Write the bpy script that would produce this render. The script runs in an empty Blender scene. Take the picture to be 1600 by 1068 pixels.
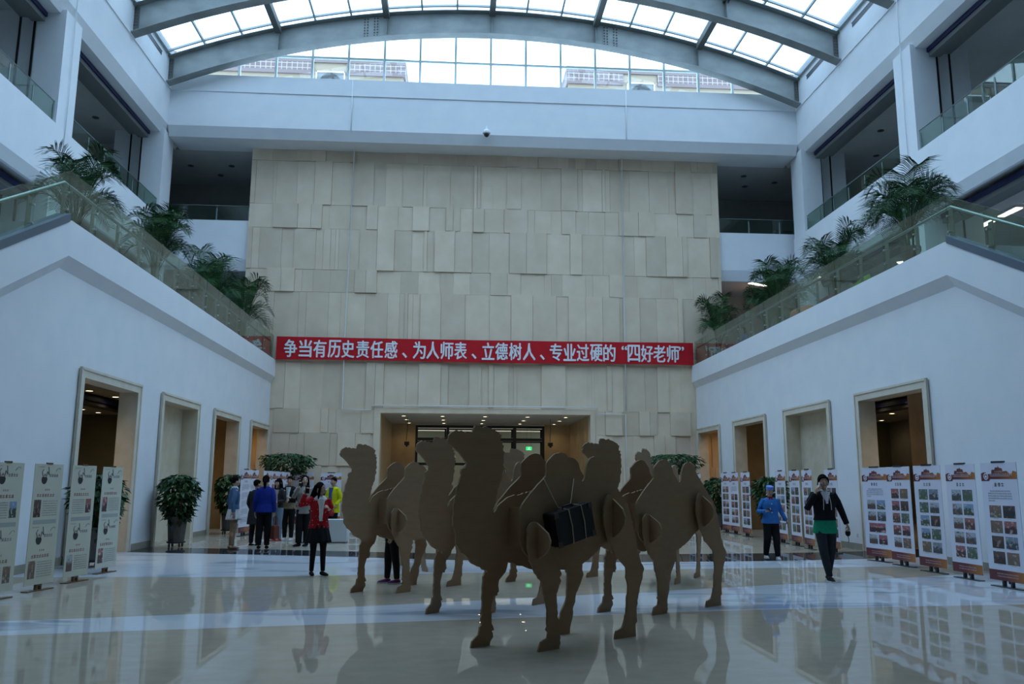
import bpy, bmesh, math, random
import numpy as np
from mathutils import Vector, Matrix, noise
random.seed(7)
SC = bpy.context.scene
COL = SC.collection
PI = math.pi

# ------------------------------------------------------------------ camera
cam_d = bpy.data.cameras.new('camera'); cam = bpy.data.objects.new('camera', cam_d); COL.objects.link(cam)
cam_d.sensor_width = 36; cam_d.sensor_fit = 'HORIZONTAL'; cam_d.lens = 1300.8 / 1600 * 36
cam_d.clip_end = 300
def cam_matrix(pitch=0.1676, yaw=0.0670, roll=0.0047, loc=(0, 0, 1.575)):
    cy, sy, cp, sp = math.cos(yaw), math.sin(yaw), math.cos(pitch), math.sin(pitch)
    f = Vector((sy*cp, cy*cp, sp)); r = Vector((cy, -sy, 0)); u = r.cross(f)
    cr, sr = math.cos(roll), math.sin(roll)
    r2 = cr*r + sr*u; u2 = -sr*r + cr*u
    m = Matrix.Identity(4)
    for i in range(3):
        m[i][0], m[i][1], m[i][2], m[i][3] = r2[i], u2[i], -f[i], loc[i]
    return m
cam.matrix_world = cam_matrix()
SC.camera = cam

# ------------------------------------------------------------------ sky, exposure, skylight portal
SC.view_settings.view_transform = 'Standard'; SC.view_settings.look = 'None'
SC.view_settings.gamma = 1.0; SC.view_settings.use_curve_mapping = False
SC.view_settings.exposure = 0.22
SC.cycles.use_denoising = True
SC.cycles.max_bounces = 10; SC.cycles.diffuse_bounces = 5; SC.cycles.glossy_bounces = 5
SC.cycles.transparent_max_bounces = 24; SC.cycles.transmission_bounces = 8
SC.cycles.sample_clamp_indirect = 6.0
SC.cycles.caustics_reflective = False; SC.cycles.caustics_refractive = False
W = bpy.data.worlds.new('overcast_sky'); SC.world = W; W.use_nodes = True
bg = W.node_tree.nodes['Background']
bg.inputs['Color'].default_value = (0.66, 0.97, 1.30, 1); bg.inputs['Strength'].default_value = 3.5
W.cycles.sampling_method = 'MANUAL'; W.cycles.sample_map_resolution = 256
pl = bpy.data.lights.new('skylight_portal', 'AREA'); pl.shape = 'RECTANGLE'; pl.size = 25; pl.size_y = 20
pl.cycles.is_portal = True
po = bpy.data.objects.new('skylight_portal', pl); COL.objects.link(po); po.location = (1.24, 22.5, 21.6)

# ------------------------------------------------------------------ materials
MATS = {}
def nodes(m): return m.node_tree.nodes, m.node_tree.links
def mat(name, col, rough=0.5, metal=0.0, spec=0.5, emit=None, estr=0.0, coat=0.0):
    m = bpy.data.materials.new(name); m.use_nodes = True
    b = m.node_tree.nodes['Principled BSDF']
    b.inputs['Base Color'].default_value = (*col, 1); b.inputs['Roughness'].default_value = rough
    b.inputs['Metallic'].default_value = metal; b.inputs['Specular IOR Level'].default_value = spec
    b.inputs['Coat Weight'].default_value = coat
    if emit:
        b.inputs['Emission Color'].default_value = (*emit, 1); b.inputs['Emission Strength'].default_value = estr
    MATS[name] = m
    return m
def noisy(name, c1, c2, scale=8, rough=0.5, detail=4, stretch=(1, 1, 1), spec=0.5, lo=0.35, hi=0.65, bump=0.0, island=0.0, rand_hue=None, distort=0.0):
    m = mat(name, c1, rough, spec=spec); n, l = nodes(m); b = n['Principled BSDF']
    tc = n.new('ShaderNodeTexCoord'); mp = n.new('ShaderNodeMapping'); mp.inputs['Scale'].default_value = stretch
    tx = n.new('ShaderNodeTexNoise'); tx.inputs['Scale'].default_value = scale; tx.inputs['Detail'].default_value = detail
    tx.inputs['Distortion'].default_value = distort
    cr = n.new('ShaderNodeValToRGB')
    cr.color_ramp.elements[0].position = lo; cr.color_ramp.elements[0].color = (*c1, 1)
    cr.color_ramp.elements[1].position = hi; cr.color_ramp.elements[1].color = (*c2, 1)
    l.new(tc.outputs['Object'], mp.inputs['Vector']); l.new(mp.outputs['Vector'], tx.inputs['Vector'])
    l.new(tx.outputs['Fac'], cr.inputs['Fac'])
    out = cr.outputs['Color']
    if island:
        g = n.new('ShaderNodeNewGeometry'); mr = n.new('ShaderNodeMapRange')
        mr.inputs['To Min'].default_value = 1 - island; mr.inputs['To Max'].default_value = 1 + island
        l.new(g.outputs['Random Per Island'], mr.inputs['Value'])
        hs = n.new('ShaderNodeHueSaturation'); l.new(mr.outputs['Result'], hs.inputs['Value']); l.new(out, hs.inputs['Color'])
        out = hs.outputs['Color']
    l.new(out, b.inputs['Base Color'])
    if bump:
        bp = n.new('ShaderNodeBump'); bp.inputs['Strength'].default_value = bump; bp.inputs['Distance'].default_value = 0.01
        l.new(tx.outputs['Fac'], bp.inputs['Height']); l.new(bp.outputs['Normal'], b.inputs['Normal'])
    return m
def glass(name, tint, refl=1.0, rough=0.0, haze=0.0, hazecol=(1, 1, 1)):
    m = bpy.data.materials.new(name); m.use_nodes = True; n, l = nodes(m)
    n.remove(n['Principled BSDF']); out = n['Material Output']
    t = n.new('ShaderNodeBsdfTransparent'); t.inputs['Color'].default_value = (*tint, 1)
    g = n.new('ShaderNodeBsdfGlossy'); g.inputs['Roughness'].default_value = rough
    f = n.new('ShaderNodeFresnel'); ge = n.new('ShaderNodeNewGeometry'); mr = n.new('ShaderNodeMapRange')
    mr.inputs['To Min'].default_value = 1.45; mr.inputs['To Max'].default_value = 1/1.45
    l.new(ge.outputs['Backfacing'], mr.inputs['Value']); l.new(mr.outputs['Result'], f.inputs['IOR'])
    mu = n.new('ShaderNodeMath'); mu.operation = 'MULTIPLY'; mu.inputs[1].default_value = refl; mu.use_clamp = True
    mx = n.new('ShaderNodeMixShader')
    l.new(f.outputs['Fac'], mu.inputs[0]); l.new(mu.outputs['Value'], mx.inputs['Fac'])
    l.new(t.outputs['BSDF'], mx.inputs[1]); l.new(g.outputs['BSDF'], mx.inputs[2])
    res = mx.outputs['Shader']
    if haze:
        d = n.new('ShaderNodeBsdfDiffuse'); d.inputs['Color'].default_value = (*hazecol, 1)
        m2 = n.new('ShaderNodeMixShader'); m2.inputs['Fac'].default_value = haze
        l.new(res, m2.inputs[1]); l.new(d.outputs['BSDF'], m2.inputs[2]); res = m2.outputs['Shader']
    l.new(res, out.inputs['Surface'])
    MATS[name] = m
    return m

M = MATS
noisy('white_paint', (0.74, 0.76, 0.79), (0.78, 0.79, 0.81), 1.5, 0.75, spec=0.25)
noisy('grey_paint', (0.50, 0.52, 0.54), (0.54, 0.56, 0.58), 1.5, 0.8, spec=0.2)
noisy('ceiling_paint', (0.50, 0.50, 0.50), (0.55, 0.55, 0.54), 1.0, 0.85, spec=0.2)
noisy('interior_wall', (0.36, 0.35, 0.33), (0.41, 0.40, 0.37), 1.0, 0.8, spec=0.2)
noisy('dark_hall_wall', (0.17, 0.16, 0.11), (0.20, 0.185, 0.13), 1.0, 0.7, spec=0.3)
noisy('limestone', (0.65, 0.515, 0.375), (0.73, 0.60, 0.46), 1.3, 0.65, 8, (1.0, 1, 0.9), 0.25, 0.3, 0.7, 0.04, 0.09)
noisy('beige_marble', (0.58, 0.50, 0.37), (0.66, 0.58, 0.46), 3.0, 0.4, 6, spec=0.35)
noisy('architrave', (0.64, 0.575, 0.47), (0.70, 0.64, 0.54), 3.0, 0.4, 6, spec=0.3)
noisy('warm_panel', (0.44, 0.33, 0.19), (0.50, 0.39, 0.24), 2.0, 0.6, 4, spec=0.3)
noisy('floor_cream', (0.40, 0.335, 0.255), (0.46, 0.395, 0.31), 5.0, 0.035, 9, (0.8, 1.1, 1), 0.6, 0.25, 0.75)
noisy('floor_white', (0.34, 0.37, 0.43), (0.60, 0.61, 0.64), 0.9, 0.035, 9, (0.45, 1.5, 1), 0.6, 0.34, 0.47, distort=1.2)
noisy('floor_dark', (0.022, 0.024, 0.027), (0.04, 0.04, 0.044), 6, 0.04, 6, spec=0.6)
def polish(name, base=0.07, top=0.62, rough=0.008, power=3.0):
    # polished stone: diffuse body under a clear reflecting surface that strengthens towards grazing angles
    m = MATS[name]; n, l = nodes(m); b = n['Principled BSDF']; src = b.inputs['Base Color'].links[0].from_socket
    d = n.new('ShaderNodeBsdfDiffuse'); l.new(src, d.inputs['Color']); g = n.new('ShaderNodeBsdfGlossy'); g.inputs['Roughness'].default_value = rough
    w = n.new('ShaderNodeLayerWeight'); w.inputs['Blend'].default_value = 0.5
    p = n.new('ShaderNodeMath'); p.operation = 'POWER'; p.inputs[1].default_value = power
    a = n.new('ShaderNodeMath'); a.operation = 'MULTIPLY_ADD'; a.inputs[1].default_value = top; a.inputs[2].default_value = base
    x = n.new('ShaderNodeMixShader'); l.new(w.outputs['Facing'], p.inputs[0]); l.new(p.outputs[0], a.inputs[0]); l.new(a.outputs[0], x.inputs['Fac'])
    l.new(d.outputs[0], x.inputs[1]); l.new(g.outputs[0], x.inputs[2]); l.new(x.outputs[0], n['Material Output'].inputs['Surface']); n.remove(b)
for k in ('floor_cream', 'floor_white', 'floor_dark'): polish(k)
noisy('skirting_stone', (0.30, 0.28, 0.22), (0.36, 0.33, 0.27), 3, 0.25, 4)
noisy('steel_grey', (0.20, 0.215, 0.21), (0.29, 0.31, 0.30), 1.3, 0.55, 7, (1, 1, 1.6), 0.4, 0.3, 0.7)
mat('steel_dark', (0.10, 0.105, 0.095), 0.6); mat('bolt_dark', (0.05, 0.05, 0.05), 0.5)
mat('glazing_bar', (0.42, 0.46, 0.46), 0.5); mat('frame_pale', (0.55, 0.62, 0.62), 0.45)
mat('black_metal', (0.012, 0.012, 0.013), 0.45); mat('shutter_blue', (0.008, 0.014, 0.085), 0.5); mat('shutter_grey', (0.16, 0.17, 0.17), 0.5)
mat('slate_strip', (0.09, 0.12, 0.16), 0.35); mat('stainless', (0.50, 0.52, 0.52), 0.3, 0.9); mat('post_steel', (0.36, 0.35, 0.32), 0.35, 0.6)
mat('door_brown', (0.11, 0.075, 0.055), 0.6); mat('rail_cap', (0.16, 0.22, 0.21), 0.3); mat('pipe_white', (0.72, 0.73, 0.74), 0.4); mat('white_plastic', (0.7, 0.7, 0.7), 0.4)
noisy('cardboard', (0.32, 0.205, 0.122), (0.345, 0.225, 0.137), 5, 0.8, 4, (1, 1, 3), 0.15)
noisy('cardboard_edge', (0.29, 0.20, 0.12), (0.36, 0.26, 0.165), 120, 0.9, 2, (1, 1, 1), 0.1)
mat('banner_red', (0.52, 0.012, 0.02), 0.65, spec=0.2); mat('banner_letter', (0.78, 0.78, 0.82), 0.6)
mat('rope', (0.55, 0.47, 0.34), 0.9); mat('case_black', (0.009, 0.009, 0.012), 0.6, spec=0.3); mat('case_trim', (0.035, 0.02, 0.018), 0.5); mat('case_brass', (0.25, 0.18, 0.08), 0.35, 0.8)
glass('rail_glass', (0.70, 0.80, 0.74), 1.2, haze=0.012, hazecol=(0.5, 0.6, 0.55))
glass('roof_glass', (0.88, 0.90, 0.92), 0.8)
glass('clear_glass', (0.97, 0.985, 0.985), 0.9)
mat('lamp_warm', (1, 0.9, 0.7), 0.5, emit=(1, 0.82, 0.5), estr=6.0)
mat('lamp_white', (1, 1, 0.95), 0.5, emit=(1, 0.97, 0.85), estr=3.0)
mat('lamp_off', (0.10, 0.10, 0.10), 0.5); mat('lamp_rim', (0.55, 0.55, 0.55), 0.4)
mat('fill_glow', (1, 0.97, 0.85), 0.5, emit=(1, 0.93, 0.72), estr=0.28)  # glow of the added panels that brighten the far room
mat('exit_green', (0.02, 0.3, 0.08), 0.5, emit=(0.05, 0.9, 0.25), estr=0.9); mat('exit_mark', (0.7, 0.95, 0.8), 0.5, emit=(0.6, 1, 0.75), estr=0.9)
noisy('leaf_green', (0.012, 0.046, 0.014), (0.030, 0.088, 0.022), 6, 0.45, 3, island=0.45, spec=0.3)
noisy('palm_green', (0.010, 0.044, 0.014), (0.034, 0.10, 0.024), 5, 0.5, 3, island=0.5, spec=0.2)
mat('stem_brown', (0.10, 0.075, 0.04), 0.8); mat('soil', (0.03, 0.022, 0.015), 0.9)
noisy('pot_grey', (0.06, 0.055, 0.05), (0.10, 0.09, 0.08), 4, 0.5, 4, (3, 3, 1)); noisy('pot_terracotta', (0.16, 0.11, 0.08), (0.22, 0.15, 0.11), 4, 0.6)
mat('beige_wall', (0.30, 0.235, 0.165), 0.8); mat('room_cream', (0.62, 0.58, 0.46), 0.8); mat('tile_lip', (0.17, 0.125, 0.12), 0.7)

def tile_mat():
    m = mat('pink_tile', (0.3, 0.2, 0.2), 0.6); n, l = nodes(m); b = n['Principled BSDF']
    tc = n.new('ShaderNodeTexCoord'); br = n.new('ShaderNodeTexBrick')
    sp = n.new('ShaderNodeSeparateXYZ'); cb = n.new('ShaderNodeCombineXYZ')
    l.new(tc.outputs['Object'], sp.inputs[0]); l.new(sp.outputs['X'], cb.inputs['X']); l.new(sp.outputs['Z'], cb.inputs['Y'])
    l.new(cb.outputs[0], br.inputs['Vector'])
    br.offset = 0.0; br.inputs['Scale'].default_value = 1.0; br.inputs['Brick Width'].default_value = 0.36; br.inputs['Row Height'].default_value = 0.34
    br.inputs['Mortar Size'].default_value = 0.025
    br.inputs['Color1'].default_value = (0.13, 0.085, 0.085, 1); br.inputs['Color2'].default_value = (0.16, 0.105, 0.10, 1); br.inputs['Mortar'].default_value = (0.34, 0.30, 0.28, 1)
    l.new(br.outputs['Color'], b.inputs['Base Color'])
tile_mat()

# ------------------------------------------------------------------ mesh helper
class MB:
    def __init__(s): s.v = []; s.f = []; s.m = []; s.uv = {}
    def add(s, vs, fs, mi=0):
        o = len(s.v); s.v += [tuple(p) for p in vs]
        for f in fs: s.f.append([o + i for i in f]); s.m.append(mi)
        return s
    def box(s, x0, x1, y0, y1, z0, z1, mi=0):
        x0, x1 = min(x0, x1), max(x0, x1); y0, y1 = min(y0, y1), max(y0, y1); z0, z1 = min(z0, z1), max(z0, z1)
        v = [(x0, y0, z0), (x1, y0, z0), (x1, y1, z0), (x0, y1, z0), (x0, y0, z1), (x1, y0, z1), (x1, y1, z1), (x0, y1, z1)]
        return s.add(v, [(0, 3, 2, 1), (4, 5, 6, 7), (0, 1, 5, 4), (1, 2, 6, 5), (2, 3, 7, 6), (3, 0, 4, 7)], mi)
    def obox(s, c, ax, ay, az, mi=0):          # oriented box: centre + three half-axis vectors
        c, ax, ay, az = Vector(c), Vector(ax), Vector(ay), Vector(az)
        v = [c + i*ax + j*ay + k*az for k in (-1, 1) for j, i in ((-1, -1), (-1, 1), (1, 1), (1, -1))]
        return s.add(v, [(0, 3, 2, 1), (4, 5, 6, 7), (0, 1, 5, 4), (1, 2, 6, 5), (2, 3, 7, 6), (3, 0, 4, 7)], mi)
    def prism(s, poly, fn, d0, d1, mi=0, side_mi=None):   # polygon (a,b) extruded along d; fn(a,b,d) -> xyz
        n = len(poly); v = [fn(a, b, d0) for a, b in poly] + [fn(a, b, d1) for a, b in poly]
        s.add(v, [list(range(n))[::-1], list(range(n, 2*n))], mi)
        o = len(s.v) - 2*n; sm = mi if side_mi is None else side_mi
        for i in range(n):
            j = (i + 1) % n; s.f.append([o+i, o+j, o+n+j, o+n+i]); s.m.append(sm)
        return s
    def tube(s, pts, r, seg=8, mi=0, cap=True):
        pts = [Vector(p) for p in pts]; n = len(pts)
        rr = r if isinstance(r, (list, tuple)) else [r]*n
        rings = []; up = Vector((0, 0, 1)); prevx = None
        for i, p in enumerate(pts):
            t = (pts[min(i+1, n-1)] - pts[max(i-1, 0)]).normalized()
            if prevx is None:
                x = t.cross(up if abs(t.z) < 0.95 else Vector((0, 1, 0))).normalized()
            else:
                x = (prevx - t*prevx.dot(t)).normalized()
            prevx = x; y = t.cross(x)
            q = rr[i]; rx, ry = q if isinstance(q, (list, tuple)) else (q, q)
            rings.append([p + x*math.cos(2*PI*k/seg)*rx + y*math.sin(2*PI*k/seg)*ry for k in range(seg)])
        return s.loft(rings, mi, cap)
    def loft(s, rings, mi=0, cap=True):
        seg = len(rings[0]); v = [p for r in rings for p in r]; f = []
        for i in range(len(rings)-1):
            for k in range(seg):
                a, b = i*seg+k, i*seg+(k+1) % seg
                f.append((a, b, b+seg, a+seg))
        if cap: f.append(list(range(seg))[::-1]); f.append([(len(rings)-1)*seg+k for k in range(seg)])
        return s.add(v, f, mi)
    def lathe(s, prof, c=(0, 0, 0), seg=20, mi=0, cap=True):
        return s.loft([[(c[0]+r*math.cos(2*PI*k/seg), c[1]+r*math.sin(2*PI*k/seg), c[2]+z) for k in range(seg)] for r, z in prof], mi, cap)
    def ell(s, c, rad, rot=None, seg=14, rings=9, mi=0):
        c = Vector(c); R = rot if rot is not None else Matrix.Identity(3); rs = []
        for i in range(rings+1):
            th = PI*(0.02 + 0.96*i/rings); 
            rs.append([c + R @ Vector((rad[0]*math.sin(th)*math.cos(2*PI*k/seg), rad[1]*math.sin(th)*math.sin(2*PI*k/seg), -rad[2]*math.cos(th))) for k in range(seg)])
        return s.loft(rs, mi, True)
    def quad(s, a, b, c, d, mi=0, uv=False):
        if uv: s.uv[len(s.f)] = ((0, 0), (1, 0), (1, 1), (0, 1))
        return s.add([a, b, c, d], [(0, 1, 2, 3)], mi)
    def build(s, name, mats, parent=None, smooth=False, fix=True):
        me = bpy.data.meshes.new(name); me.from_pydata(s.v, [], s.f)
        if not isinstance(mats, (list, tuple)): mats = [mats]
        for m in mats: me.materials.append(M[m] if isinstance(m, str) else m)
        me.polygons.foreach_set('material_index', s.m)
        if s.uv:
            ul = me.uv_layers.new(name='UVMap')
            for fi, cs in s.uv.items():
                for li, c in zip(me.polygons[fi].loop_indices, cs): ul.data[li].uv = c
        if fix and not s.uv:
            bm = bmesh.new(); bm.from_mesh(me); bmesh.ops.recalc_face_normals(bm, faces=bm.faces); bm.to_mesh(me); bm.free()
        if smooth: me.polygons.foreach_set('use_smooth', [True]*len(me.polygons))
        me.update()
        o = bpy.data.objects.new(name, me); COL.objects.link(o)
        if parent is not None: o.parent = parent
        return o
def tag(o, label, cat, group=None):
    o['label'] = label; o['category'] = cat
    if group: o['group'] = group
    return o
def struct(o): o['kind'] = 'structure'; return o
def thing(name, label, cat, loc=(0, 0, 0), rz=0, group=None):
    o = bpy.data.objects.new(name, None); COL.objects.link(o); o.location = loc; o.rotation_euler = (0, 0, rz)
    o.empty_display_size = 0.2
    return tag(o, label, cat, group)
def dup(root, label=None, loc=None, rz=None):
    r = root.copy(); COL.objects.link(r)
    if label: r['label'] = label
    if loc is not None: r.location = loc
    if rz is not None: r.rotation_euler = (0, 0, rz)
    for ch in list(root.children):
        c = ch.copy(); COL.objects.link(c); c.parent = r
        for g in list(ch.children):
            d = g.copy(); COL.objects.link(d); d.parent = c
    return r

# ------------------------------------------------------------------ room dimensions
XL, XR, YB, YU = -7.425, 9.935, 33.84, 32.6
UP = 4.375                              # upper facade set-back from the lower wall
APEX, SLOPE, YEND = 15.62, 0.53, 4.2
Y0, YSKY = -5.0, 8.5
OUT = 9.6
def sx(side, u): return XL - u if side < 0 else XR + u
def interp(tab, x):
    xs, ys = zip(*tab); return float(np.interp(x, xs, ys))
DOORS = [(16.82, 20.0), (21.47, 24.57), (26.10, 29.22), (30.78, 33.70)]
DTOP = 3.77

# floor: one slab, inlaid curved marble bands
def build_floor():
    midbot = [(-18, 6.6), (-7.4, 8.75), (-4.66, 9.32), (-2.16, 9.74), (0.7, 10.23), (4.03, 10.83), (7.64, 11.12), (10, 11.2), (20, 11)]
    midtop = [(-18, 8.5), (-7.4, 9.85), (-5.12, 10.2), (-2.41, 10.84), (0.82, 11.9), (4.96, 13.3), (8.28, 14.5), (10, 15.1), (20, 16.0)]
    farbot = [(-18, 15), (-7.4, 14.75), (-3.3, 14.68), (-0.09, 15.2), (4.71, 15.89), (8, 16.2), (10, 16.3), (20, 16.5)]
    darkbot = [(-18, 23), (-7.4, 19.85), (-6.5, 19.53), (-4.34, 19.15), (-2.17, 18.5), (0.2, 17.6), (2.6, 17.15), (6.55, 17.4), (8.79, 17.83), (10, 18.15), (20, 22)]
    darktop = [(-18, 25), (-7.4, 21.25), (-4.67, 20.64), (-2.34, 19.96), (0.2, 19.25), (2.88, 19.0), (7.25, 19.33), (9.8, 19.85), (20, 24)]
    def sm(t, x): return sum(interp(t, x + d) for d in (-1.2, -0.6, 0, 0.6, 1.2)) / 5
    mb = MB(); xs = np.linspace(-18, 20, 96); cols = []
    for x in xs:
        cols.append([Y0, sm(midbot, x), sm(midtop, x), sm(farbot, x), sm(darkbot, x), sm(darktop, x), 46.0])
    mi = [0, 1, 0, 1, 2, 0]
    for i in range(len(xs)-1):
        for k in range(6):
            mb.add([(xs[i], cols[i][k], 0), (xs[i+1], cols[i+1][k], 0), (xs[i+1], cols[i+1][k+1], 0), (xs[i], cols[i][k+1], 0)], [(0, 1, 2, 3)], mi[k])
    mb.box(-18, 20, Y0, 46, -0.4, -0.02, 0)
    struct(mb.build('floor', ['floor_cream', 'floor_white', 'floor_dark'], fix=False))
build_floor()

def build_side(side):
    nm = 'left' if side < 0 else 'right'
    X = lambda u: sx(side, u)
    T = 0.35
    # lower wall with four openings, gable top following the stair in front of the terrace
    w = MB(); prev = APEX
    zt = 6.2
    for (a, b) in DOORS:
        a2, b2 = a + 0.16, b - 0.16
        w.box(X(0), X(T), prev, a2, 0, zt)
        w.box(X(0), X(T), a2, b2, DTOP - 0.16, zt)
        prev = b2
    w.box(X(0), X(T), prev, YB + 0.3, 0, zt)
    poly = [(APEX, 0), (APEX, zt), (YEND, max(0.05, zt - SLOPE*(APEX - YEND))), (YEND, 0)]
    w.prism(poly, lambda y, z, d: (X(d), y, z), 0, T)
    struct(w.build('wall_' + nm, 'white_paint'))
    # skirting
    s = MB(); prev = YEND
    for (a, b) in DOORS + [(YB, YB)]:
        s.box(X(-0.02), X(0), prev, a, 0, 0.15); prev = b
    struct(s.build('baseboard_' + nm, 'skirting_stone'))
    # stone architraves and reveals
    for k, (a, b) in enumerate(DOORS):
        d = MB()
        for (p, q) in ((a, a + 0.17), (b - 0.17, b)):
            d.box(X(-0.035), X(T + 0.02), p, q, 0, DTOP - 0.001)
        d.box(X(-0.035), X(T + 0.02), a + 0.17, b - 0.17, DTOP - 0.17, DTOP)
        d.box(X(-0.06), X(-0.03), a - 0.03, a + 0.17, 0, DTOP + 0.03, 1); d.box(X(-0.06), X(-0.03), b - 0.17, b + 0.03, 0, DTOP + 0.03, 1)
        d.box(X(-0.06), X(-0.03), a + 0.17, b - 0.17, DTOP - 0.17, DTOP + 0.03, 1)
        d.box(X(-0.08), X(-0.055), a - 0.03, a + 0.02, 0, DTOP + 0.03, 1); d.box(X(-0.08), X(-0.055), b - 0.02, b + 0.03, 0, DTOP + 0.03, 1); d.box(X(-0.08), X(-0.055), a, b, DTOP - 0.02, DTOP + 0.03, 1)
        struct(d.build('door_%d' % (k + 1 + (4 if side > 0 else 0)), ['beige_marble', 'architrave']))
    # parapet with bevelled underside, bends down along the stair
    prof = [(-0.15, 5.73), (-0.15, 6.41), (0.12, 6.41), (0.12, 5.6), (0, 5.49)]
    p = MB(); rings = []
    for y in (YEND - 1.0, APEX, YB):
        dz = -SLOPE*(APEX - y) if y < APEX else 0
        rings.append([(X(u), y, z + dz) for u, z in prof])
    p.loft(rings)
    struct(p.build('trim_%d' % (1 if side < 0 else 2), 'white_paint'))
    st = MB()
    for y0, y1, z0 in ((YEND - 1.0, APEX - 0.1, 6.41),):
        za, zb = z0 - SLOPE*(APEX - y0), z0 - SLOPE*(APEX - y1)
        st.prism([(y0, za), (y1, zb), (y1, zb + 0.16), (y0, za + 0.16)], lambda y, z, d: (X(d), y, z), -0.17, 0.1)
    struct(st.build('trim_%d' % (3 if side < 0 else 4), 'slate_strip'))
    # stair flight behind the stringer
    t = MB(); ns = 40
    for i in range(ns):
        z1 = 6.28*(i + 1)/ns; y1 = APEX - 6.28/SLOPE*(1 - (i + 1)/ns); y0 = APEX - 6.28/SLOPE*(1 - i/ns)
        t.box(X(0.36), X(3.2), y0, y1, max(0.0, z1 - 0.45), z1)
    o = tag(t.build('staircase', 'grey_paint'), 'flight of grey stairs rising behind the %s white wall' % nm, 'staircase'); struct(o)
    # terrace floor, upper floors, inner walls, ceilings
    f = MB(); f.box(X(0.12), X(OUT), APEX, YB + 5.5, 5.75, 6.28); f.box(X(3.2), X(OUT), YEND, APEX, 5.75, 6.28)
    struct(f.build('floor_terrace_' + nm, 'grey_paint'))
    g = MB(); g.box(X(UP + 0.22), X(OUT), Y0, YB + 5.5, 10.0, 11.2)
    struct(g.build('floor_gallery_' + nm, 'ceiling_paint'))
    bw = MB(); bw.box(X(OUT), X(OUT + 0.3), Y0, YB + 5.5, 0, 18.5)
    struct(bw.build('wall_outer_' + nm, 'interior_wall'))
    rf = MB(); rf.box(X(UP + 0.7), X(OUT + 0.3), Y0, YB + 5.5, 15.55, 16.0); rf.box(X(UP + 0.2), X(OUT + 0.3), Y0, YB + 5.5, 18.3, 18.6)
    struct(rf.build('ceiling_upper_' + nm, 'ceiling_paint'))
    # gallery front band
    bprof = [(UP, 10.15), (UP, 11.88), (UP + 0.25, 11.88), (UP + 0.25, 9.85), (UP + 0.15, 9.85)]
    b = MB(); b.loft([[(X(u), y, z) for u, z in bprof] for y in (Y0, YU + 0.9)])
    struct(b.build('trim_%d' % (5 if side < 0 else 6), 'white_paint'))
    # columns
    for y0, y1 in ((32.35, 33.45), (23.82, 24.86), (15.3, 16.34), (6.8, 7.84)):
        c = MB(); c.box(X(UP + 0.02), X(UP + 0.85), y0, y1, 6.28, 15.5)
        struct(c.build('column', 'white_paint'))
    # jamb piers with dark shutter tracks, shutter boxes
    for y0 in (33.0, 24.3, 15.8):
        j = MB()
        for z0, z1 in ((6.28, 10.0), (11.2, 15.55)):
            j.box(X(UP + 0.95), X(UP + 2.1), y0 - 0.25, y0 + 0.3, z0, z1, 0)
            for u in (UP + 1.0, UP + 1.42):
                j.box(X(u), X(u + 0.06), y0 - 0.27, y0 - 0.24, z0, z1, 1)
        struct(j.build('pier', ['white_paint', 'black_metal']))
    for (a, b_) in ((24.9, 32.3), (16.4, 23.8), (7.9, 15.2)):
        for zt_ in (9.86, 15.40):
            sb = MB(); sb.box(X(UP + 0.62), X(UP + 1.0), a, b_, zt_ - 0.32, zt_ - 0.03, 1); sb.box(X(UP + 0.56), X(UP + 0.62), a, b_, zt_ - 0.17, zt_ - 0.03, 0)
            sb.box(X(UP + 1.0), X(UP + 1.35), a, b_, zt_ - 0.20, zt_ - 0.03, 1)
            so = sb.build('fire_shutter', ['shutter_blue', 'shutter_grey'])
            tag(so, 'rolled up fire shutter box with blue edge along the head of a gallery opening', 'shutter', 'fire shutters over the gallery openings')
    # ring beam and skylight upstand
    r = MB(); rp = [(UP, 17.28), (UP, 15.79), (UP + 0.2, 15.38), (UP + 1.0, 15.38), (UP + 1.0, 17.28)]
    r.loft([[(X(u), y, z) for u, z in rp] for y in (Y0, YU + 1.6)])
    struct(r.build('beam_' + nm, 'white_paint'))
    q = MB(); q.box(X(UP - 0.035), X(UP + 0.25), Y0, YU + 0.4, 17.28, 18.66)
    struct(q.build('trim_%d' % (7 if side < 0 else 8), 'white_paint'))
    for a, b_ in ((29.65, 31.25), (25.5, 27.25), (21.3, 23.0)):
        v = MB(); v.box(X(UP - 0.045), X(UP - 0.03), a, b_, 18.08, 18.24)
        v.box(X(UP - 0.05), X(UP - 0.03), a - 0.03, b_ + 0.03, 18.24, 18.27)
        struct(v.build('vent_slot', 'black_metal'))
build_side(-1); build_side(1)

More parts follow.
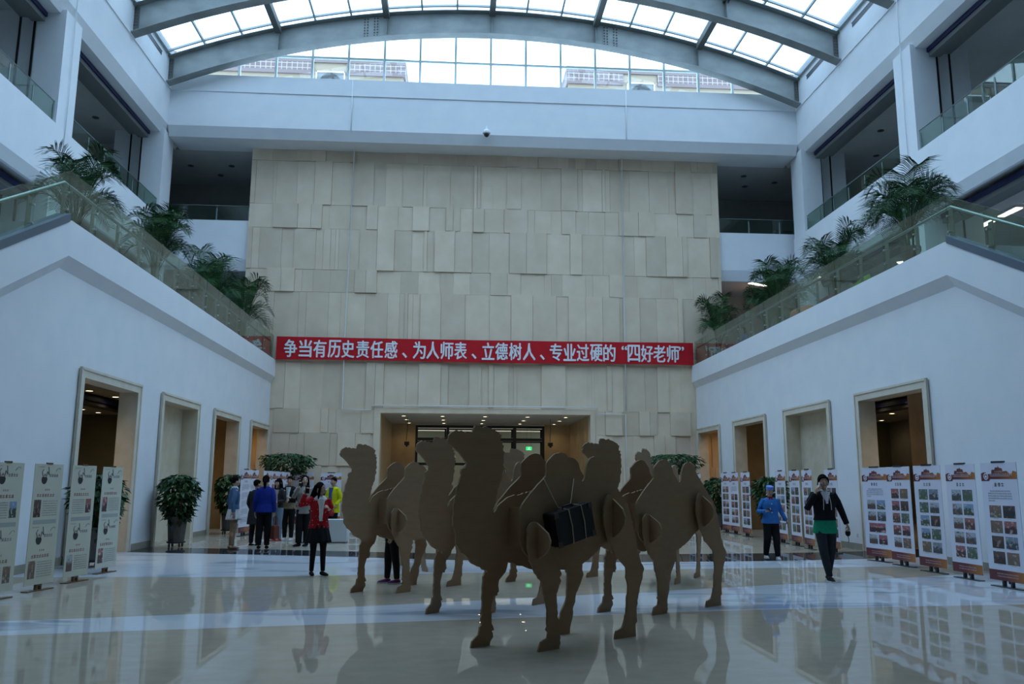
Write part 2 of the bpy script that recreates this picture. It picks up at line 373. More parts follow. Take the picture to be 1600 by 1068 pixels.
# ------------------------------------------------------------------ end wall: limestone with raised random panels
SX0, SX1 = -8.69, 11.19
RX0, RX1, RZ = -3.02, 5.49, 4.33
def build_stone():
    w = MB()
    w.box(SX0, RX0 - 0.26, YB, YB + 1.2, 0, 15.6); w.box(RX1 + 0.19, SX1, YB, YB + 1.2, 0, 15.6); w.box(RX0 - 0.26, RX1 + 0.19, YB, YB + 1.2, RZ + 0.22, 15.6)
    rows = [15.6, 14.88, 12.99, 11.96, 10.21, 9.26, 7.30, 6.35, 4.46, 3.5, 2.21, 1.2, 0.0]
    rnd = random.Random(5)
    for z1, z0 in zip(rows[:-1], rows[1:]):
        x = SX0
        while x < SX1 - 0.02:
            wd = rnd.choice((0.14, 0.2, 0.5, 0.62, 0.72, 0.85, 1.0, 0.9, 0.3)) if z1 - z0 > 1.3 else rnd.choice((0.3, 0.45, 0.55, 0.7, 0.85, 1.0, 0.6))
            xb = min(x + wd, SX1); d = rnd.choice((0.006, 0.02, 0.03, 0.05, 0.015, 0.075))
            segs = [(x, xb, z0, z1)]
            if z0 < RZ + 0.22:
                a, b = RX0 - 0.26, RX1 + 0.19
                segs = []
                if x < a: segs.append((x, min(xb, a), z0, z1))
                if xb > b: segs.append((max(x, b), xb, z0, z1))
                if xb > a and x < b and z1 > RZ + 0.23: segs.append((max(x, a), min(xb, b), RZ + 0.22, z1))
            for p, q, r, t in segs:
                if q - p > 0.03: w.box(p + 0.005, q - 0.005, YB - d, YB + 0.02, r + 0.006, t - 0.006 + (0.03 if d > 0.04 and t < 15 else 0))
            x = xb
    struct(w.build('wall_back', 'limestone'))
    # recess surround, ceiling, side walls
    f = MB(); f.box(RX0 - 0.26, RX0, YB - 0.08, YB + 0.5, 0, RZ + 0.22); f.box(RX1, RX1 + 0.19, YB - 0.08, YB + 0.5, 0, RZ + 0.22); f.box(RX0, RX1, YB - 0.08, YB + 0.5, RZ, RZ + 0.22)
    struct(f.build('trim_9', 'limestone'))
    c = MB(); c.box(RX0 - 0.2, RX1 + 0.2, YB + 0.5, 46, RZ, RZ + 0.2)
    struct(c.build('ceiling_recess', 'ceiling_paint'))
    s = MB(); s.box(RX0 - 0.2, RX0, YB + 0.5, 40.12, 0, RZ); s.box(RX1, RX1 + 0.2, YB + 0.5, 40.12, 0, RZ)
    s.box(RX0, -1.9, 40.0, 40.2, 0, RZ); s.box(4.27, RX1, 40.0, 40.2, 0, RZ)
    struct(s.build('wall_recess', 'warm_panel'))
    b = MB(); b.box(-4, 7, 45.7, 46, 0, RZ); b.box(-4, -3.8, 40.2, 46, 0, RZ); b.box(6.8, 7, 40.2, 46, 0, RZ)
    struct(b.build('wall_far_room', 'room_cream'))
    # black framed glazed entrance screen
    d = MB(); Y = 40.12
    for x, wd in ((-1.86, 0.14), (-0.36, 0.13), (1.2, 0.13), (2.84, 0.15), (4.23, 0.14)): d.box(x - wd/2, x + wd/2, Y - 0.06, Y + 0.06, 0, 4.28)
    for z, h in ((4.22, 0.12), (3.62, 0.13), (2.45, 0.12), (0.06, 0.1)): d.box(-1.9, 4.27, Y - 0.05, Y + 0.05, z - h/2, z + h/2)
    for x0, x1 in ((-1.79, -0.43), (-0.29, 1.13), (1.27, 2.76), (2.92, 4.16)):
        for z0, z1 in ((3.70, 4.13), (2.52, 3.54)):
            d.box(x0, x1, Y - 0.03, Y + 0.03, z1 - 0.07, z1); d.box(x1 - 0.09, x1, Y - 0.03, Y + 0.03, z0, z1)
    do = struct(d.build('door_9', 'black_metal'))
    g = MB(); g.box(-1.8, 4.2, Y - 0.008, Y + 0.008, 0.1, 4.15); g.build('glazing', 'clear_glass', do)
build_stone()

def build_end():
    # ring beam over the stone wall and upstand under the gable window
    ax0, ax1 = XL - UP, XR + UP
    r = MB(); rp = [(YU, 17.28), (YU, 15.79), (YU + 0.2, 15.38), (YU + 1.6, 15.38), (YU + 1.6, 17.28)]
    r.prism(rp, lambda y, z, d: (d, y, z), ax0, ax1)
    struct(r.build('beam_back', 'white_paint'))
    q = MB(); q.box(ax0 + 0.035, ax1 - 0.035, YU - 0.035, YU + 0.8, 17.28, 18.0)
    struct(q.build('trim_10', 'white_paint'))
    # corner galleries beside the stone wall
    k = 0
    for (a, b, nm) in ((ax0 - 5.2, SX0, 'left'), (SX1, ax1 + 5.2, 'right')):
        bp = [(33.95, 10.6), (33.95, 12.26), (34.2, 12.26), (34.2, 10.15), (34.08, 10.15)]
        t = MB(); t.prism(bp, lambda y, z, d: (d, y, z), a, b)
        struct(t.build('trim_%d' % (11 + k), 'white_paint')); k += 1
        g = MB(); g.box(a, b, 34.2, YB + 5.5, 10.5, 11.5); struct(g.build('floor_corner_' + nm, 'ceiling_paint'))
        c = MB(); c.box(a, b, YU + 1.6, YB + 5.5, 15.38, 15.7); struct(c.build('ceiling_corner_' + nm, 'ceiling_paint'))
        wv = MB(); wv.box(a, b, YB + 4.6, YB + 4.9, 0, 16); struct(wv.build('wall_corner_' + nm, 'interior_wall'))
        sd = MB(); xx = SX0 if nm == 'left' else SX1
        sd.box(xx, xx + (0.3 if nm == 'left' else -0.3), YB + 1.2, YB + 4.6, 4.6, 16); struct(sd.build('wall_return_' + nm, 'white_paint'))
    # shell behind the camera and over the entrance end
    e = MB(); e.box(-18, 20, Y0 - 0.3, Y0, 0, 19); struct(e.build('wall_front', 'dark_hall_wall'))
    c = MB(); c.box(XL - UP - 1, XR + UP + 1, Y0, YSKY, 17.3, 17.8); struct(c.build('ceiling_entrance', 'grey_paint'))
    # low ceilings of the rooms behind the lower walls
    for side in (-1, 1):
        nm = 'left' if side < 0 else 'right'
        X = lambda u: sx(side, u)
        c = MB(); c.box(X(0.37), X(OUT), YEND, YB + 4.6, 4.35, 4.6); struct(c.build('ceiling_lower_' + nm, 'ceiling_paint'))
        wv = MB(); y1 = DOORS[1][0] - 0.6
        wv.box(X(1.7), X(1.9), 24.6, YB + 4.6, 0, 4.35); 
        pn = MB(); pn.box(X(0.37), X(0.45), 21.5, 24.55, 0, 4.34); struct(pn.build('wall_niche_' + nm, 'beige_marble'))
        wv.box(X(0.36), X(1.9), 24.6, 24.7, 0, 4.35)
        wv.box(X(0.37), X(1.9), YB + 0.05, YB + 0.25, 0, 4.35)
        wv.box(X(0.37), X(1.9), 25.2, 25.3, 0, 4.35); wv.box(X(0.37), X(1.9), 29.95, 30.05, 0, 4.35)
        struct(wv.build('wall_corridor_' + nm, 'warm_panel'))
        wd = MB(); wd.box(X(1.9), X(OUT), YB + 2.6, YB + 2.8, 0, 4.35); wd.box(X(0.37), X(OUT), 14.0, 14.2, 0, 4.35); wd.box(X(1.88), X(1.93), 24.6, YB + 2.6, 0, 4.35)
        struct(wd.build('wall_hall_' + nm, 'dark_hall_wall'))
        hb = MB(); hb.box(X(4.3), X(4.75), 14.3, 36.3, 4.0, 4.34, 0); hb.box(X(4.25), X(4.3), 14.3, 36.3, 4.12, 4.25, 1)
        pi = MB(); pi.box(X(2.2), X(2.9), 20.9, 21.6, 0, 4.35); struct(pi.build('pier', 'beige_marble')) if side > 0 else None
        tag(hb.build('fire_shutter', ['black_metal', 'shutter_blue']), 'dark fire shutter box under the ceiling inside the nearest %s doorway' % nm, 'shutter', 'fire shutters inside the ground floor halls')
build_end()

# ------------------------------------------------------------------ skylight: arches, purlins, glazing bars, glass
CX = (XL + XR) / 2; HALF = (XR - XL) / 2 + UP
RAD = 34.5
def roof_z(x, off=0.0): return 21.0 - RAD + math.sqrt((RAD + off)**2 - (x - CX)**2)
ARCH_Y = [32.15, 28.45, 24.6, 20.75, 16.9, 13.05, 9.2]
PUR = [CX + k*4.36 for k in (-2, -1, 0, 1, 2)]
def arc_pts(off, n=40, h=HALF - 0.02): return [(CX - h + 2*h*i/n, roof_z(CX - h + 2*h*i/n, off)) for i in range(n + 1)]
def build_arch():
    t = thing('steel_arch_beam', 'weathered grey steel arch beam spanning the hall directly above the end wall', 'beam', (0, ARCH_Y[0], 0), 0, 'steel arches under the skylight')
    def band(a, b, y0, y1, mi=0, h=HALF - 0.02, n=40):
        m = MB(); A, B = arc_pts(a, n, h), arc_pts(b, n, h)
        rings = [[(p[0], y0, p[1]), (p[0], y1, p[1]), (q[0], y1, q[1]), (q[0], y0, q[1])] for p, q in zip(A, B)]
        return m.loft(rings)
    band(-0.03, 0.0, -0.22, 0.22).build('top_flange', 'steel_grey', t)
    band(-1.04, -1.0, -0.22, 0.22).build('bottom_flange', 'steel_grey', t)
    w = band(-1.0, -0.03, -0.012, 0.012)
    w.build('web', 'steel_grey', t)
    for x in PUR:
        s = MB(); s.box(x - 0.012, x + 0.012, -0.2, 0.2, roof_z(x, -1.0), roof_z(x, -0.03)); s.build('stiffener', 'steel_grey', t)
    for x in (CX - 5.0, CX + 5.0):
        s = MB(); z0 = roof_z(x) - 0.95; s.obox((x, -0.02, z0 + 0.45), (0.32, 0, -0.32*(x - CX)/RAD), (0, 0.01, 0), (0.02*(x-CX)/5, 0, 0.40))
        b = MB()
        for i in (-0.26, -0.14, 0.14, 0.26):
            for k in range(7):
                zz = roof_z(x + i) - 0.14 - 0.125*k; b.obox((x + i, -0.035, zz), (0.030, 0, 0), (0, 0.012, 0), (0, 0, 0.030))
        sp = s.build('splice_plate', 'steel_grey', t); b.build('bolts', 'bolt_dark', sp)
    for x in (CX - HALF + 0.12, CX + HALF - 0.12):
        b = MB(); e = MB(); e.box(x - 0.1, x + 0.1, -0.03, -0.012, roof_z(x) - 0.95, roof_z(x) - 0.08)
        for i in (-0.05, 0.04):
            for k in range(6): b.box(x + i - 0.02, x + i + 0.02, -0.045, -0.03, roof_z(x) - 0.2 - 0.12*k, roof_z(x) - 0.16 - 0.12*k)
        ep = e.build('end_plate', 'steel_dark', t); b.build('bolts', 'bolt_dark', ep)
    return t
arch = build_arch()
for i, y in enumerate(ARCH_Y[1:]):
    dup(arch, ['weathered grey steel arch beam crossing the top of the view, in front of the one over the end wall',
               'third steel arch beam counted from the end wall', 'fourth steel arch beam counted from the end wall', 'fifth steel arch beam counted from the end wall',
               'sixth steel arch beam counted from the end wall', 'seventh steel arch beam counted from the end wall'][i], (0, y, 0))
for k, x in enumerate(PUR):
    m = MB(); m.box(x - 0.12, x + 0.12, YSKY, ARCH_Y[0] - 0.23, roof_z(x) - 0.30, roof_z(x) - 0.02)
    o = m.build('roof_purlin', 'steel_dark')
    tag(o, ['dark steel purlin under the skylight, outermost on the left', 'dark steel purlin under the skylight, left of the crown', 'dark steel purlin along the crown of the skylight',
            'dark steel purlin under the skylight, right of the crown', 'dark steel purlin under the skylight, outermost on the right'][k], 'purlin', 'purlins under the skylight')
def build_skylight():
    b = MB(); Y1 = YU + 0.2
    for k in range(-8, 9):
        x = CX + k*1.4533
        if abs(x - CX) < HALF: b.box(x - 0.035, x + 0.035, YSKY, Y1, roof_z(x, 0.02), roof_z(x, 0.12))
    ys = []
    for y in ARCH_Y: ys += [y - 0.38, y + 0.75]
    for y in ys:
        if y < Y1:
            A, B = arc_pts(0.03), arc_pts(0.11)
            b.loft([[(p[0], y - 0.04, p[1]), (p[0], y + 0.04, p[1]), (q[0], y + 0.04, q[1]), (q[0], y - 0.04, q[1])] for p, q in zip(A, B)])
    for s in (-1, 1):
        x = CX + s*(HALF - 0.08); b.box(x - 0.06, x + 0.06, YSKY, Y1, 18.5, 18.78)
    fr = struct(b.build('window_1', 'glazing_bar'))
    g = MB(); A, B = arc_pts(0.13, 48, HALF + 0.05), arc_pts(0.15, 48, HALF + 0.05)
    g.loft([[(p[0], YSKY, p[1]), (p[0], Y1, p[1]), (q[0], Y1, q[1]), (q[0], YSKY, q[1])] for p, q in zip(A, B)])
    g.build('glazing', 'roof_glass', fr)
    # gable window over the end wall
    y = 33.0; f = MB()
    for k in range(-8, 9):
        x = CX + k*1.495
        if abs(x - CX) < HALF - 0.2: f.box(x - 0.045, x + 0.045, y - 0.06, y + 0.06, 17.9, roof_z(x, 0.1))
    f.box(CX - HALF, CX + HALF, y - 0.04, y + 0.04, 19.10, 19.18)
    fo = struct(f.build('window_2', 'frame_pale'))
    n = 30; pts = [(p[0], p[1] + 0.1) for p in arc_pts(0, n)]
    poly = [(CX - HALF, 17.9), (CX + HALF, 17.9)] + pts[::-1]
    p = MB(); p.prism(poly, lambda a, b_, d: (a, d, b_), y - 0.005, y + 0.005); p.build('pane', 'clear_glass', fo)
    # front end of the skylight is closed by a solid gable
    c = MB(); poly = [(CX - HALF - 1, 17.3), (CX + HALF + 1, 17.3)] + [(q[0], q[1] + 0.2) for q in arc_pts(0, n)][::-1]
    c.prism(poly, lambda a, b_, d: (a, d, b_), YSKY - 0.3, YSKY); struct(c.build('wall_gable', 'grey_paint'))
build_skylight()

# roof-top buildings beyond the glass
def roof_building(x0, x1, fan_x, panel, label, fan_label):
    t = thing('rooftop_building', label, 'building', ((x0 + x1)/2, 55, 25)); ox, oz = (x0 + x1)/2, 25
    w = MB(); w.box(x0 - ox + 0.15, x1 - ox - 0.15, 0.15, 9, -3, 5.9); w.build('wall', 'beige_wall', t)
    c = MB(); c.box(x0 - ox, x1 - ox, 0, 9.2, 5.55, 5.98); c.build('cornice', 'tile_lip', t)
    p0, p1 = panel[0] - ox, panel[1] - ox
    b = MB(); l = MB()
    for a, q in ((x0 - ox + 0.02, p0), (p1, x1 - ox - 0.02)):
        b.box(a, q, 0.02, 9.1, 4.92, 5.55); l.box(a, q, -0.02, 9.1, 4.66, 4.92)
    b.build('tile_band', 'pink_tile', t); l.build('tile_sill', 'tile_lip', t)
    f = thing('extractor_fan', fan_label, 'fan', (fan_x, 54.9, 28.72), 0, 'extractor fans on the rooftop buildings')
    fr = MB(); fr.box(-1.0, -0.93, 0, 0.2, -0.4, 1.12); fr.box(0.93, 1.0, 0, 0.2, -0.4, 1.12); fr.box(-1.0, 1.0, 0, 0.2, 1.04, 1.12); fr.build('frame', 'pipe_white', f)
    bk = MB(); bk.box(-0.93, 0.93, 0.1, 0.24, -0.4, 1.04); bk.build('louvre', 'shutter_grey', f)
    d = MB(); d.loft([[(0.75*math.cos(2*PI*k/24)*s, yy, 0.2 + 0.75*math.sin(2*PI*k/24)*s) for k in range(24)] for s, yy in ((1, 0.12), (1, -0.05), (0.6, -0.14))])
    d.build('cowl', 'black_metal', f)
roof_building(-24, -3.9, -9.1, (-10.3, -8.0), 'beige rooftop building with a pink tile band seen through the glass left of centre', 'round dark extractor fan in a pale frame on the left rooftop building')
roof_building(7.5, 28, 12.85, (11.6, 14.1), 'beige rooftop building with a pink tile band seen through the glass right of centre', 'round dark extractor fan in a pale frame on the right rooftop building')

# ------------------------------------------------------------------ glass railings
def railing(side):
    nm = 'left' if side < 0 else 'right'
    t = thing('glass_railing', 'long green glass railing with steel posts on top of the %s terrace parapet' % nm, 'railing', (0, 0, 0))
    X = lambda u: sx(side, u)
    ys = [APEX - 0.03 + 1.268*k for k in range(15)]; ys[-1] = YB - 0.2
    for a, b in zip(ys[:-1], ys[1:]):
        g = MB(); g.box(X(-0.06), X(-0.045), a + 0.012, b - 0.012, 6.43, 7.39); g.build('glass_pane', 'rail_glass', t)
    for k in range(3):
        a = APEX - 1.22*k; b = a - 1.22; dz = lambda y: -SLOPE*(APEX - y)
        g = MB(); g.prism([(b + 0.012, 6.57 + dz(b)), (a - 0.012, 6.57 + dz(a)), (a - 0.012, 7.39 + dz(a)), (b + 0.012, 7.39 + dz(b))], lambda y, z, d: (X(d), y, z), -0.06, -0.045)
        g.build('glass_pane', 'rail_glass', t)
    for y in ys + [APEX - 1.22, APEX - 2.44, APEX - 3.66]:
        z = -SLOPE*(APEX - y) if y < APEX - 0.1 else 0
        p = MB(); p.box(X(0.02), X(0.035), y - 0.07, y + 0.07, 6.40 + z, 7.10 + z); po_ = p.build('post', 'post_steel', t)
        for zz in (6.62, 6.95):
            c = MB(); c.tube([(X(-0.07), y, zz + z), (X(0.03), y, zz + z)], 0.022, 8); c.build('glass_clamp', 'stainless', po_)
    h = MB(); h.tube([(X(0.06), APEX - 3.7, 7.16 - SLOPE*3.7), (X(0.06), APEX, 7.16), (X(0.06), YB - 0.2, 7.16)], 0.032, 10); h.build('handrail', 'stainless', t, smooth=True)
    return t
railing(-1); railing(1)
def gal_rail(name_lab, p0, p1, z, group):
    p0, p1 = Vector(p0), Vector(p1); L = (p1 - p0).length; d = (p1 - p0)/L
    t = thing('gallery_railing', name_lab, 'railing', (0, 0, 0), 0, group)
    n = max(2, round(L/1.3)); nrm = Vector((-d.y, d.x, 0))
    for k in range(n):
        a = p0 + d*(L*k/n + 0.012); b = p0 + d*(L*(k + 1)/n - 0.012); c = (a + b)/2
        g = MB(); g.obox((c.x, c.y, z + 0.35), d*((b - a).length/2), nrm*0.007, (0, 0, 0.33)); g.build('glass_pane', 'rail_glass', t)
    for k in range(n + 1):
        a = p0 + d*min(max(L*k/n, 0.05), L - 0.05); m = MB(); m.obox((a.x, a.y, z + 0.28), d*0.03, nrm*0.012, (0, 0, 0.28)); m.build('post', 'rail_cap', t)
    h = MB(); h.tube([p0 + Vector((0, 0, z + 0.67)), p1 + Vector((0, 0, z + 0.67))], 0.016, 8); h.build('top_rail', 'rail_cap', t, smooth=True)
for s in (-1, 1):
    nm = 'left' if s < 0 else 'right'
    x = sx(s, UP + 0.10)
    gal_rail('upper gallery glass railing on the %s side next to the corner column' % nm, (x, 24.9, 0), (x, 32.3, 0), 11.88, 'upper gallery railings')
    gal_rail('upper gallery glass railing on the %s side nearest the camera' % nm, (x, 16.4, 0), (x, 23.8, 0), 11.88, 'upper gallery railings')
gal_rail('short glass railing of the corner gallery left of the limestone wall', (XL - UP - 1.0, 34.08, 0), (SX0 - 0.02, 34.08, 0), 12.26, 'upper gallery railings')
gal_rail('short glass railing of the corner gallery right of the limestone wall', (SX1 + 0.02, 34.08, 0), (XR + UP + 1.0, 34.08, 0), 12.26, 'upper gallery railings')

# ------------------------------------------------------------------ lamps
def downlight():
    t = thing('downlight', 'x', 'ceiling light')
    r = MB(); r.lathe([(0.07, 0.0), (0.10, 0.0), (0.10, -0.014), (0.07, -0.014)], (0, 0, 0), 16, cap=False); r.build('rim', 'lamp_rim', t)
    d = MB(); d.lathe([(0.072, -0.004), (0.072, -0.008)], (0, 0, 0), 16); d.build('lens', 'lamp_warm', t)
    return t
DL0 = downlight(); DL_used = [False]
def place_dl(x, y, z, label, group, power=0, col=(1, 0.80, 0.5), scale=1.0):
    if not DL_used[0]: o = DL0; DL_used[0] = True; o['label'] = label; o.location = (x, y, z)
    else: o = dup(DL0, label, (x, y, z))
    o['group'] = group; o.scale = (scale,)*3
    if power:
        l = bpy.data.lights.new('downlight_bulb', 'SPOT'); l.energy = power; l.color = col; l.spot_size = 2.4; l.spot_blend = 0.7; l.shadow_soft_size = 0.08
        lo = bpy.data.objects.new('downlight_bulb', l); COL.objects.link(lo); lo.location = (0, 0, -0.03); lo.parent = o
    return o
cols = ['first', 'second', 'third', 'fourth', 'fifth']
for i, x in enumerate((-2.17, -0.55, 1.23, 3.03, 4.65)):
    for j, (y, row) in enumerate(((35.1, 'front'), (37.2, 'middle'), (39.3, 'rear'))):
        place_dl(x, y, RZ, 'small warm downlight in the entrance recess ceiling, %s row, %s from the left' % (row, cols[i]), 'downlights in the entrance recess', 5 if (i in (0, 2, 4)) else 0, (1, 0.74, 0.42), 1.3)
for s in (-1, 1):
    nm = 'left' if s < 0 else 'right'; X = lambda u: sx(s, u)
    for k, y in enumerate((23.0, 27.4, 32.2)):
        pw = ((0, 40, 55), (16, 22, 55))[0 if s < 0 else 1][k]
        place_dl(X(1.0), y, 4.35, 'warm downlight inside the %s doorway of the %s wall' % (('second', 'third', 'farthest')[k], nm), 'downlights in the side corridors', pw, (1, 0.62, 0.25))
    for k, (u, y) in enumerate(((3.95, 25.2 if s > 0 else 26.6), (3.9, 26.9 if s > 0 else 28.5), (7.2, 30.2 if s > 0 else 33.7), (8.6 if s > 0 else 7.2, 35.2), (7.2, 31.7))):
        place_dl(X(u), y, 4.35, 'small downlight in the dark hall ceiling inside the nearest %s doorway, %s from the wall' % (nm, cols[k]), 'downlights in the nearest side halls', (90, 60, 40, 0, 0)[k], (1, 0.86, 0.62), 1.6)
def spot_off(loc, lab):
    t = thing('ceiling_spot', lab, 'ceiling light', loc, 0, 'unlit ceiling spots in the upper galleries')
    r = MB(); r.lathe([(0.08, 0.0), (0.13, 0.0), (0.13, -0.02), (0.08, -0.02)], (0, 0, 0), 14, cap=False); r.build('rim', 'lamp_off', t)
    d = MB(); d.lathe([(0.082, -0.004), (0.082, -0.01)], (0, 0, 0), 14); d.build('lens', 'bolt_dark', t)
    return t
so0 = None
for nm, z, where, pts in (('left', 15.55, 'the left upper gallery', ((-14.2, 31.6), (-14.5, 34.6), (-13.7, 27.6))), ('right', 15.55, 'the right upper gallery', ((17.9, 32.9), (16.8, 30.4), (16.7, 27.6))),
                      ('left', 15.38, 'the corner gallery left of the limestone wall', ((-11.9, 36.0), (-10.9, 37.1), (-10.1, 35.9))), ('right', 15.38, 'the corner gallery right of the limestone wall', ((12.9, 35.3), (13.4, 36.6), (14.6, 36.0)))):
    for (x, y), q in zip(pts, ('first', 'second', 'third')):
        lab = 'unlit ceiling spot of %s, %s from the corner' % (where, q)
        if so0 is None: so0 = spot_off((x, y, z), lab)
        else: dup(so0, lab, (x, y, z))
dr = MB(); dr.box(15.5, 16.35, YB + 4.55, YB + 4.6, 11.5, 13.85); struct(dr.build('door_10', 'door_brown'))
sk = thing('wall_socket', 'small white socket low on the right wall between the nearest two doorways', 'socket', (XR - 0.001, 20.42, 0.34), 0)
q = MB(); q.box(-0.012, 0, -0.045, 0.045, -0.045, 0.045); q.build('plate', 'white_plastic', sk)
for zz in (-0.018, 0.018):
    q = MB(); q.box(-0.0135, -0.012, -0.012, 0.012, zz - 0.006, zz + 0.006); q.build('outlet', 'bolt_dark', sk)
for s in (-1, 1):
    place_dl(sx(s, 1.0), 17.5, 4.35, 'added unseen downlight just inside the nearest doorway of the %s wall' % ('left' if s < 0 else 'right'), 'downlights in the nearest side halls', 130, (1, 0.84, 0.6), 1.3)  # extra lamps out of view, added to brighten the door jambs
def tube_light(p0, p1, label):
    p0, p1 = Vector(p0), Vector(p1); c = (p0 + p1)/2; d = (p1 - p0)/2
    t = thing('fluorescent_light', label, 'ceiling light', c, 0, 'lit strip lights in the galleries')
    n = Vector((-d.y, d.x, 0)).normalized()
    b = MB(); b.obox((0, 0, 0.03), d, n*0.14, (0, 0, 0.03)); b.build('housing', 'white_plastic', t)
    g = MB(); g.obox((0, 0, -0.012), d*0.97, n*0.11, (0, 0, 0.012)); g.build('tube', 'lamp_white', t)
for i, y in enumerate((22.0, 23.25, 24.5, 25.75)):
    tube_light((17.06, y, 9.93), (17.06, y + 0.9, 9.93), 'lit strip light under the right gallery ceiling, %s from the camera' % cols[i])
for i, y in enumerate((27.0, 28.3)):
    tube_light((-15.03, y, 9.93), (-15.03, y + 1.05, 9.93), 'lit strip light under the left gallery ceiling, %s from the camera' % cols[i])
for i, (x, y) in enumerate(((16.85, 29.6), (14.6, 32.0))):
    tube_light((x - 0.12, y, 9.93), (x + 0.12, y + 0.25, 9.93), ('small square lit lamp under the right gallery ceiling, nearer one', 'small square lit lamp under the right gallery ceiling, near the end wall')[i])
tube_light((13.0, 35.4, 10.43), (13.9, 35.9, 10.43), 'warm lamp behind the right hand palms in the corner by the end wall')
l = bpy.data.lights.new('corner_lamp', 'POINT'); l.energy = 5; l.color = (1, 0.6, 0.32); l.shadow_soft_size = 0.2
lo = bpy.data.objects.new('corner_lamp', l); COL.objects.link(lo); lo.location = (13.2, 36.2, 9.6)
for x in (-0.6, 3.2):  # glowing panels added to brighten the room behind the screen
    t = thing('fill_panel', 'added glowing panel to brighten the room behind the glazed screen, %s one' % ('left' if x < 0 else 'right'), 'ceiling light', (x, 43.2, RZ - 0.06), 0, 'added fill panels behind the screen')
    b = MB(); b.box(-1.5, 1.5, -1.2, 1.2, 0, 0.06); b.build('frame', 'white_plastic', t); g = MB(); g.box(-1.45, 1.45, -1.15, 1.15, -0.012, 0); g.build('glow_face', 'fill_glow', t)

# wall conduits, camera, exit sign, pendants
def pipe(pts, label, r=0.022):
    m = MB(); m.tube(pts, r, 8); o = m.build('conduit_pipe', 'pipe_white', smooth=True); tag(o, label, 'pipe', 'conduits on the limestone wall')
yw = YB - 0.135
pipe([(-4.47, YU - 0.03, 17.95), (-4.47, YU - 0.03, 15.75), (-4.45, yw, 15.33), (-4.55, yw, 7.5), (-4.55, yw, 4.44), (-3.38, yw, 4.44), (-3.38, yw, 4.62), (5.78, yw, 4.62), (5.78, yw, 4.36), (6.93, yw, 4.36), (6.93, yw, 0.05)], 'thin white conduit down the left part of the limestone wall and over the recess')
pipe([(6.96, YU - 0.03, 17.95), (6.96, YU - 0.03, 15.75), (6.96, yw, 15.33), (6.96, yw, 7.5), (6.96, yw, 4.5)], 'thin white conduit down the right part of the limestone wall')
def cctv():
    t = thing('security_camera', 'small white dome security camera on the beam above the limestone wall', 'camera', (1.08, YU - 0.02, 15.6))
    b = MB(); b.box(-0.06, 0.06, -0.03, 0.02, 0.3, 0.5); b.tube([(0, 0, 0.42), (0, -0.2, 0.46), (0, -0.22, 0.32)], 0.03, 8); b.build('bracket', 'pipe_white', t)
    h = MB(); h.lathe([(0.03, 0.34), (0.10, 0.30), (0.16, 0.22), (0.16, 0.14), (0.13, 0.12)], (0, -0.22, 0), 16); h.build('housing', 'pipe_white', t)
    d = MB(); d.ell((0, -0.22, 0.11), (0.11, 0.11, 0.12)); d.build('dome', 'black_metal', t, smooth=True)
cctv()
def exit_sign():
    t = thing('exit_sign', 'small green lit emergency exit sign behind the glazed screen', 'sign', (3.60, 40.9, 3.24)); t.scale = (0.72,)*3
    b = MB(); b.box(-0.2, 0.2, 0, 0.06, -0.12, 0.12); b.build('box', 'exit_green', t)
    m = MB()                                               # running figure pictogram
    m.obox((0.02, -0.006, 0.07), (0.025, 0, 0), (0, 0.004, 0), (0, 0, 0.025))
    m.obox((0.0, -0.006, 0.0), (0.025, 0, 0), (0, 0.004, 0), (0.015, 0, 0.04))
    m.obox((0.04, -0.006, -0.06), (0.05, 0, -0.02), (0, 0.004, 0), (0.005, 0, 0.014)); m.obox((-0.05, -0.006, -0.06), (0.045, 0, 0.03), (0, 0.004, 0), (-0.005, 0, 0.014))
    m.build('pictogram', 'exit_mark', t)
    r = MB()
    for x in (-0.15, 0.15): r.tube([(x, 0.03, 0.12), (x, 0.03, (RZ - 3.24)/0.72)], 0.006, 6)
    r.build('hanger', 'black_metal', t)
exit_sign()
for x, nm in ((-2.08, 'left'), (4.12, 'right')):
    t = thing('hanging_sensor', 'small black device on a cord at the %s side of the entrance recess' % nm, 'device', (x, 36.2, RZ))
    c = MB(); c.tube([(0, 0, 0), (0.01, 0, -0.5), (-0.02, 0, -1.0)], 0.012, 6); c.build('cord', 'black_metal', t)
    b = MB(); b.box(-0.1, 0.1, -0.08, 0.08, -1.18, -1.03); b.ell((0, -0.02, -1.2), (0.05, 0.05, 0.05)); b.build('body', 'black_metal', t)
for s_ in (-1, 1):
    xq = sx(s_, UP - 0.05); pipe([(xq, 24.2, 18.0), (xq, 24.25, 16.8), (sx(s_, UP - 0.02), 24.3, 15.7), (sx(s_, UP - 0.02), 24.36, 13.2), (sx(s_, UP - 0.02), 24.3, 9.9)], 'thin grey cable down the second column of the %s gallery front' % ('left' if s_ < 0 else 'right'), 0.014)
# wire strung under the roof
m = MB(); m.tube([(2.7, 24.5, 18.9), (6.5, 22.5, 17.9), (9.5, 20.5, 17.6), (XR + UP, 18.5, 17.75)], 0.012, 6); tag(m.build('overhead_wire', 'pipe_white'), 'thin pale wire strung below the skylight at the upper right', 'wire')

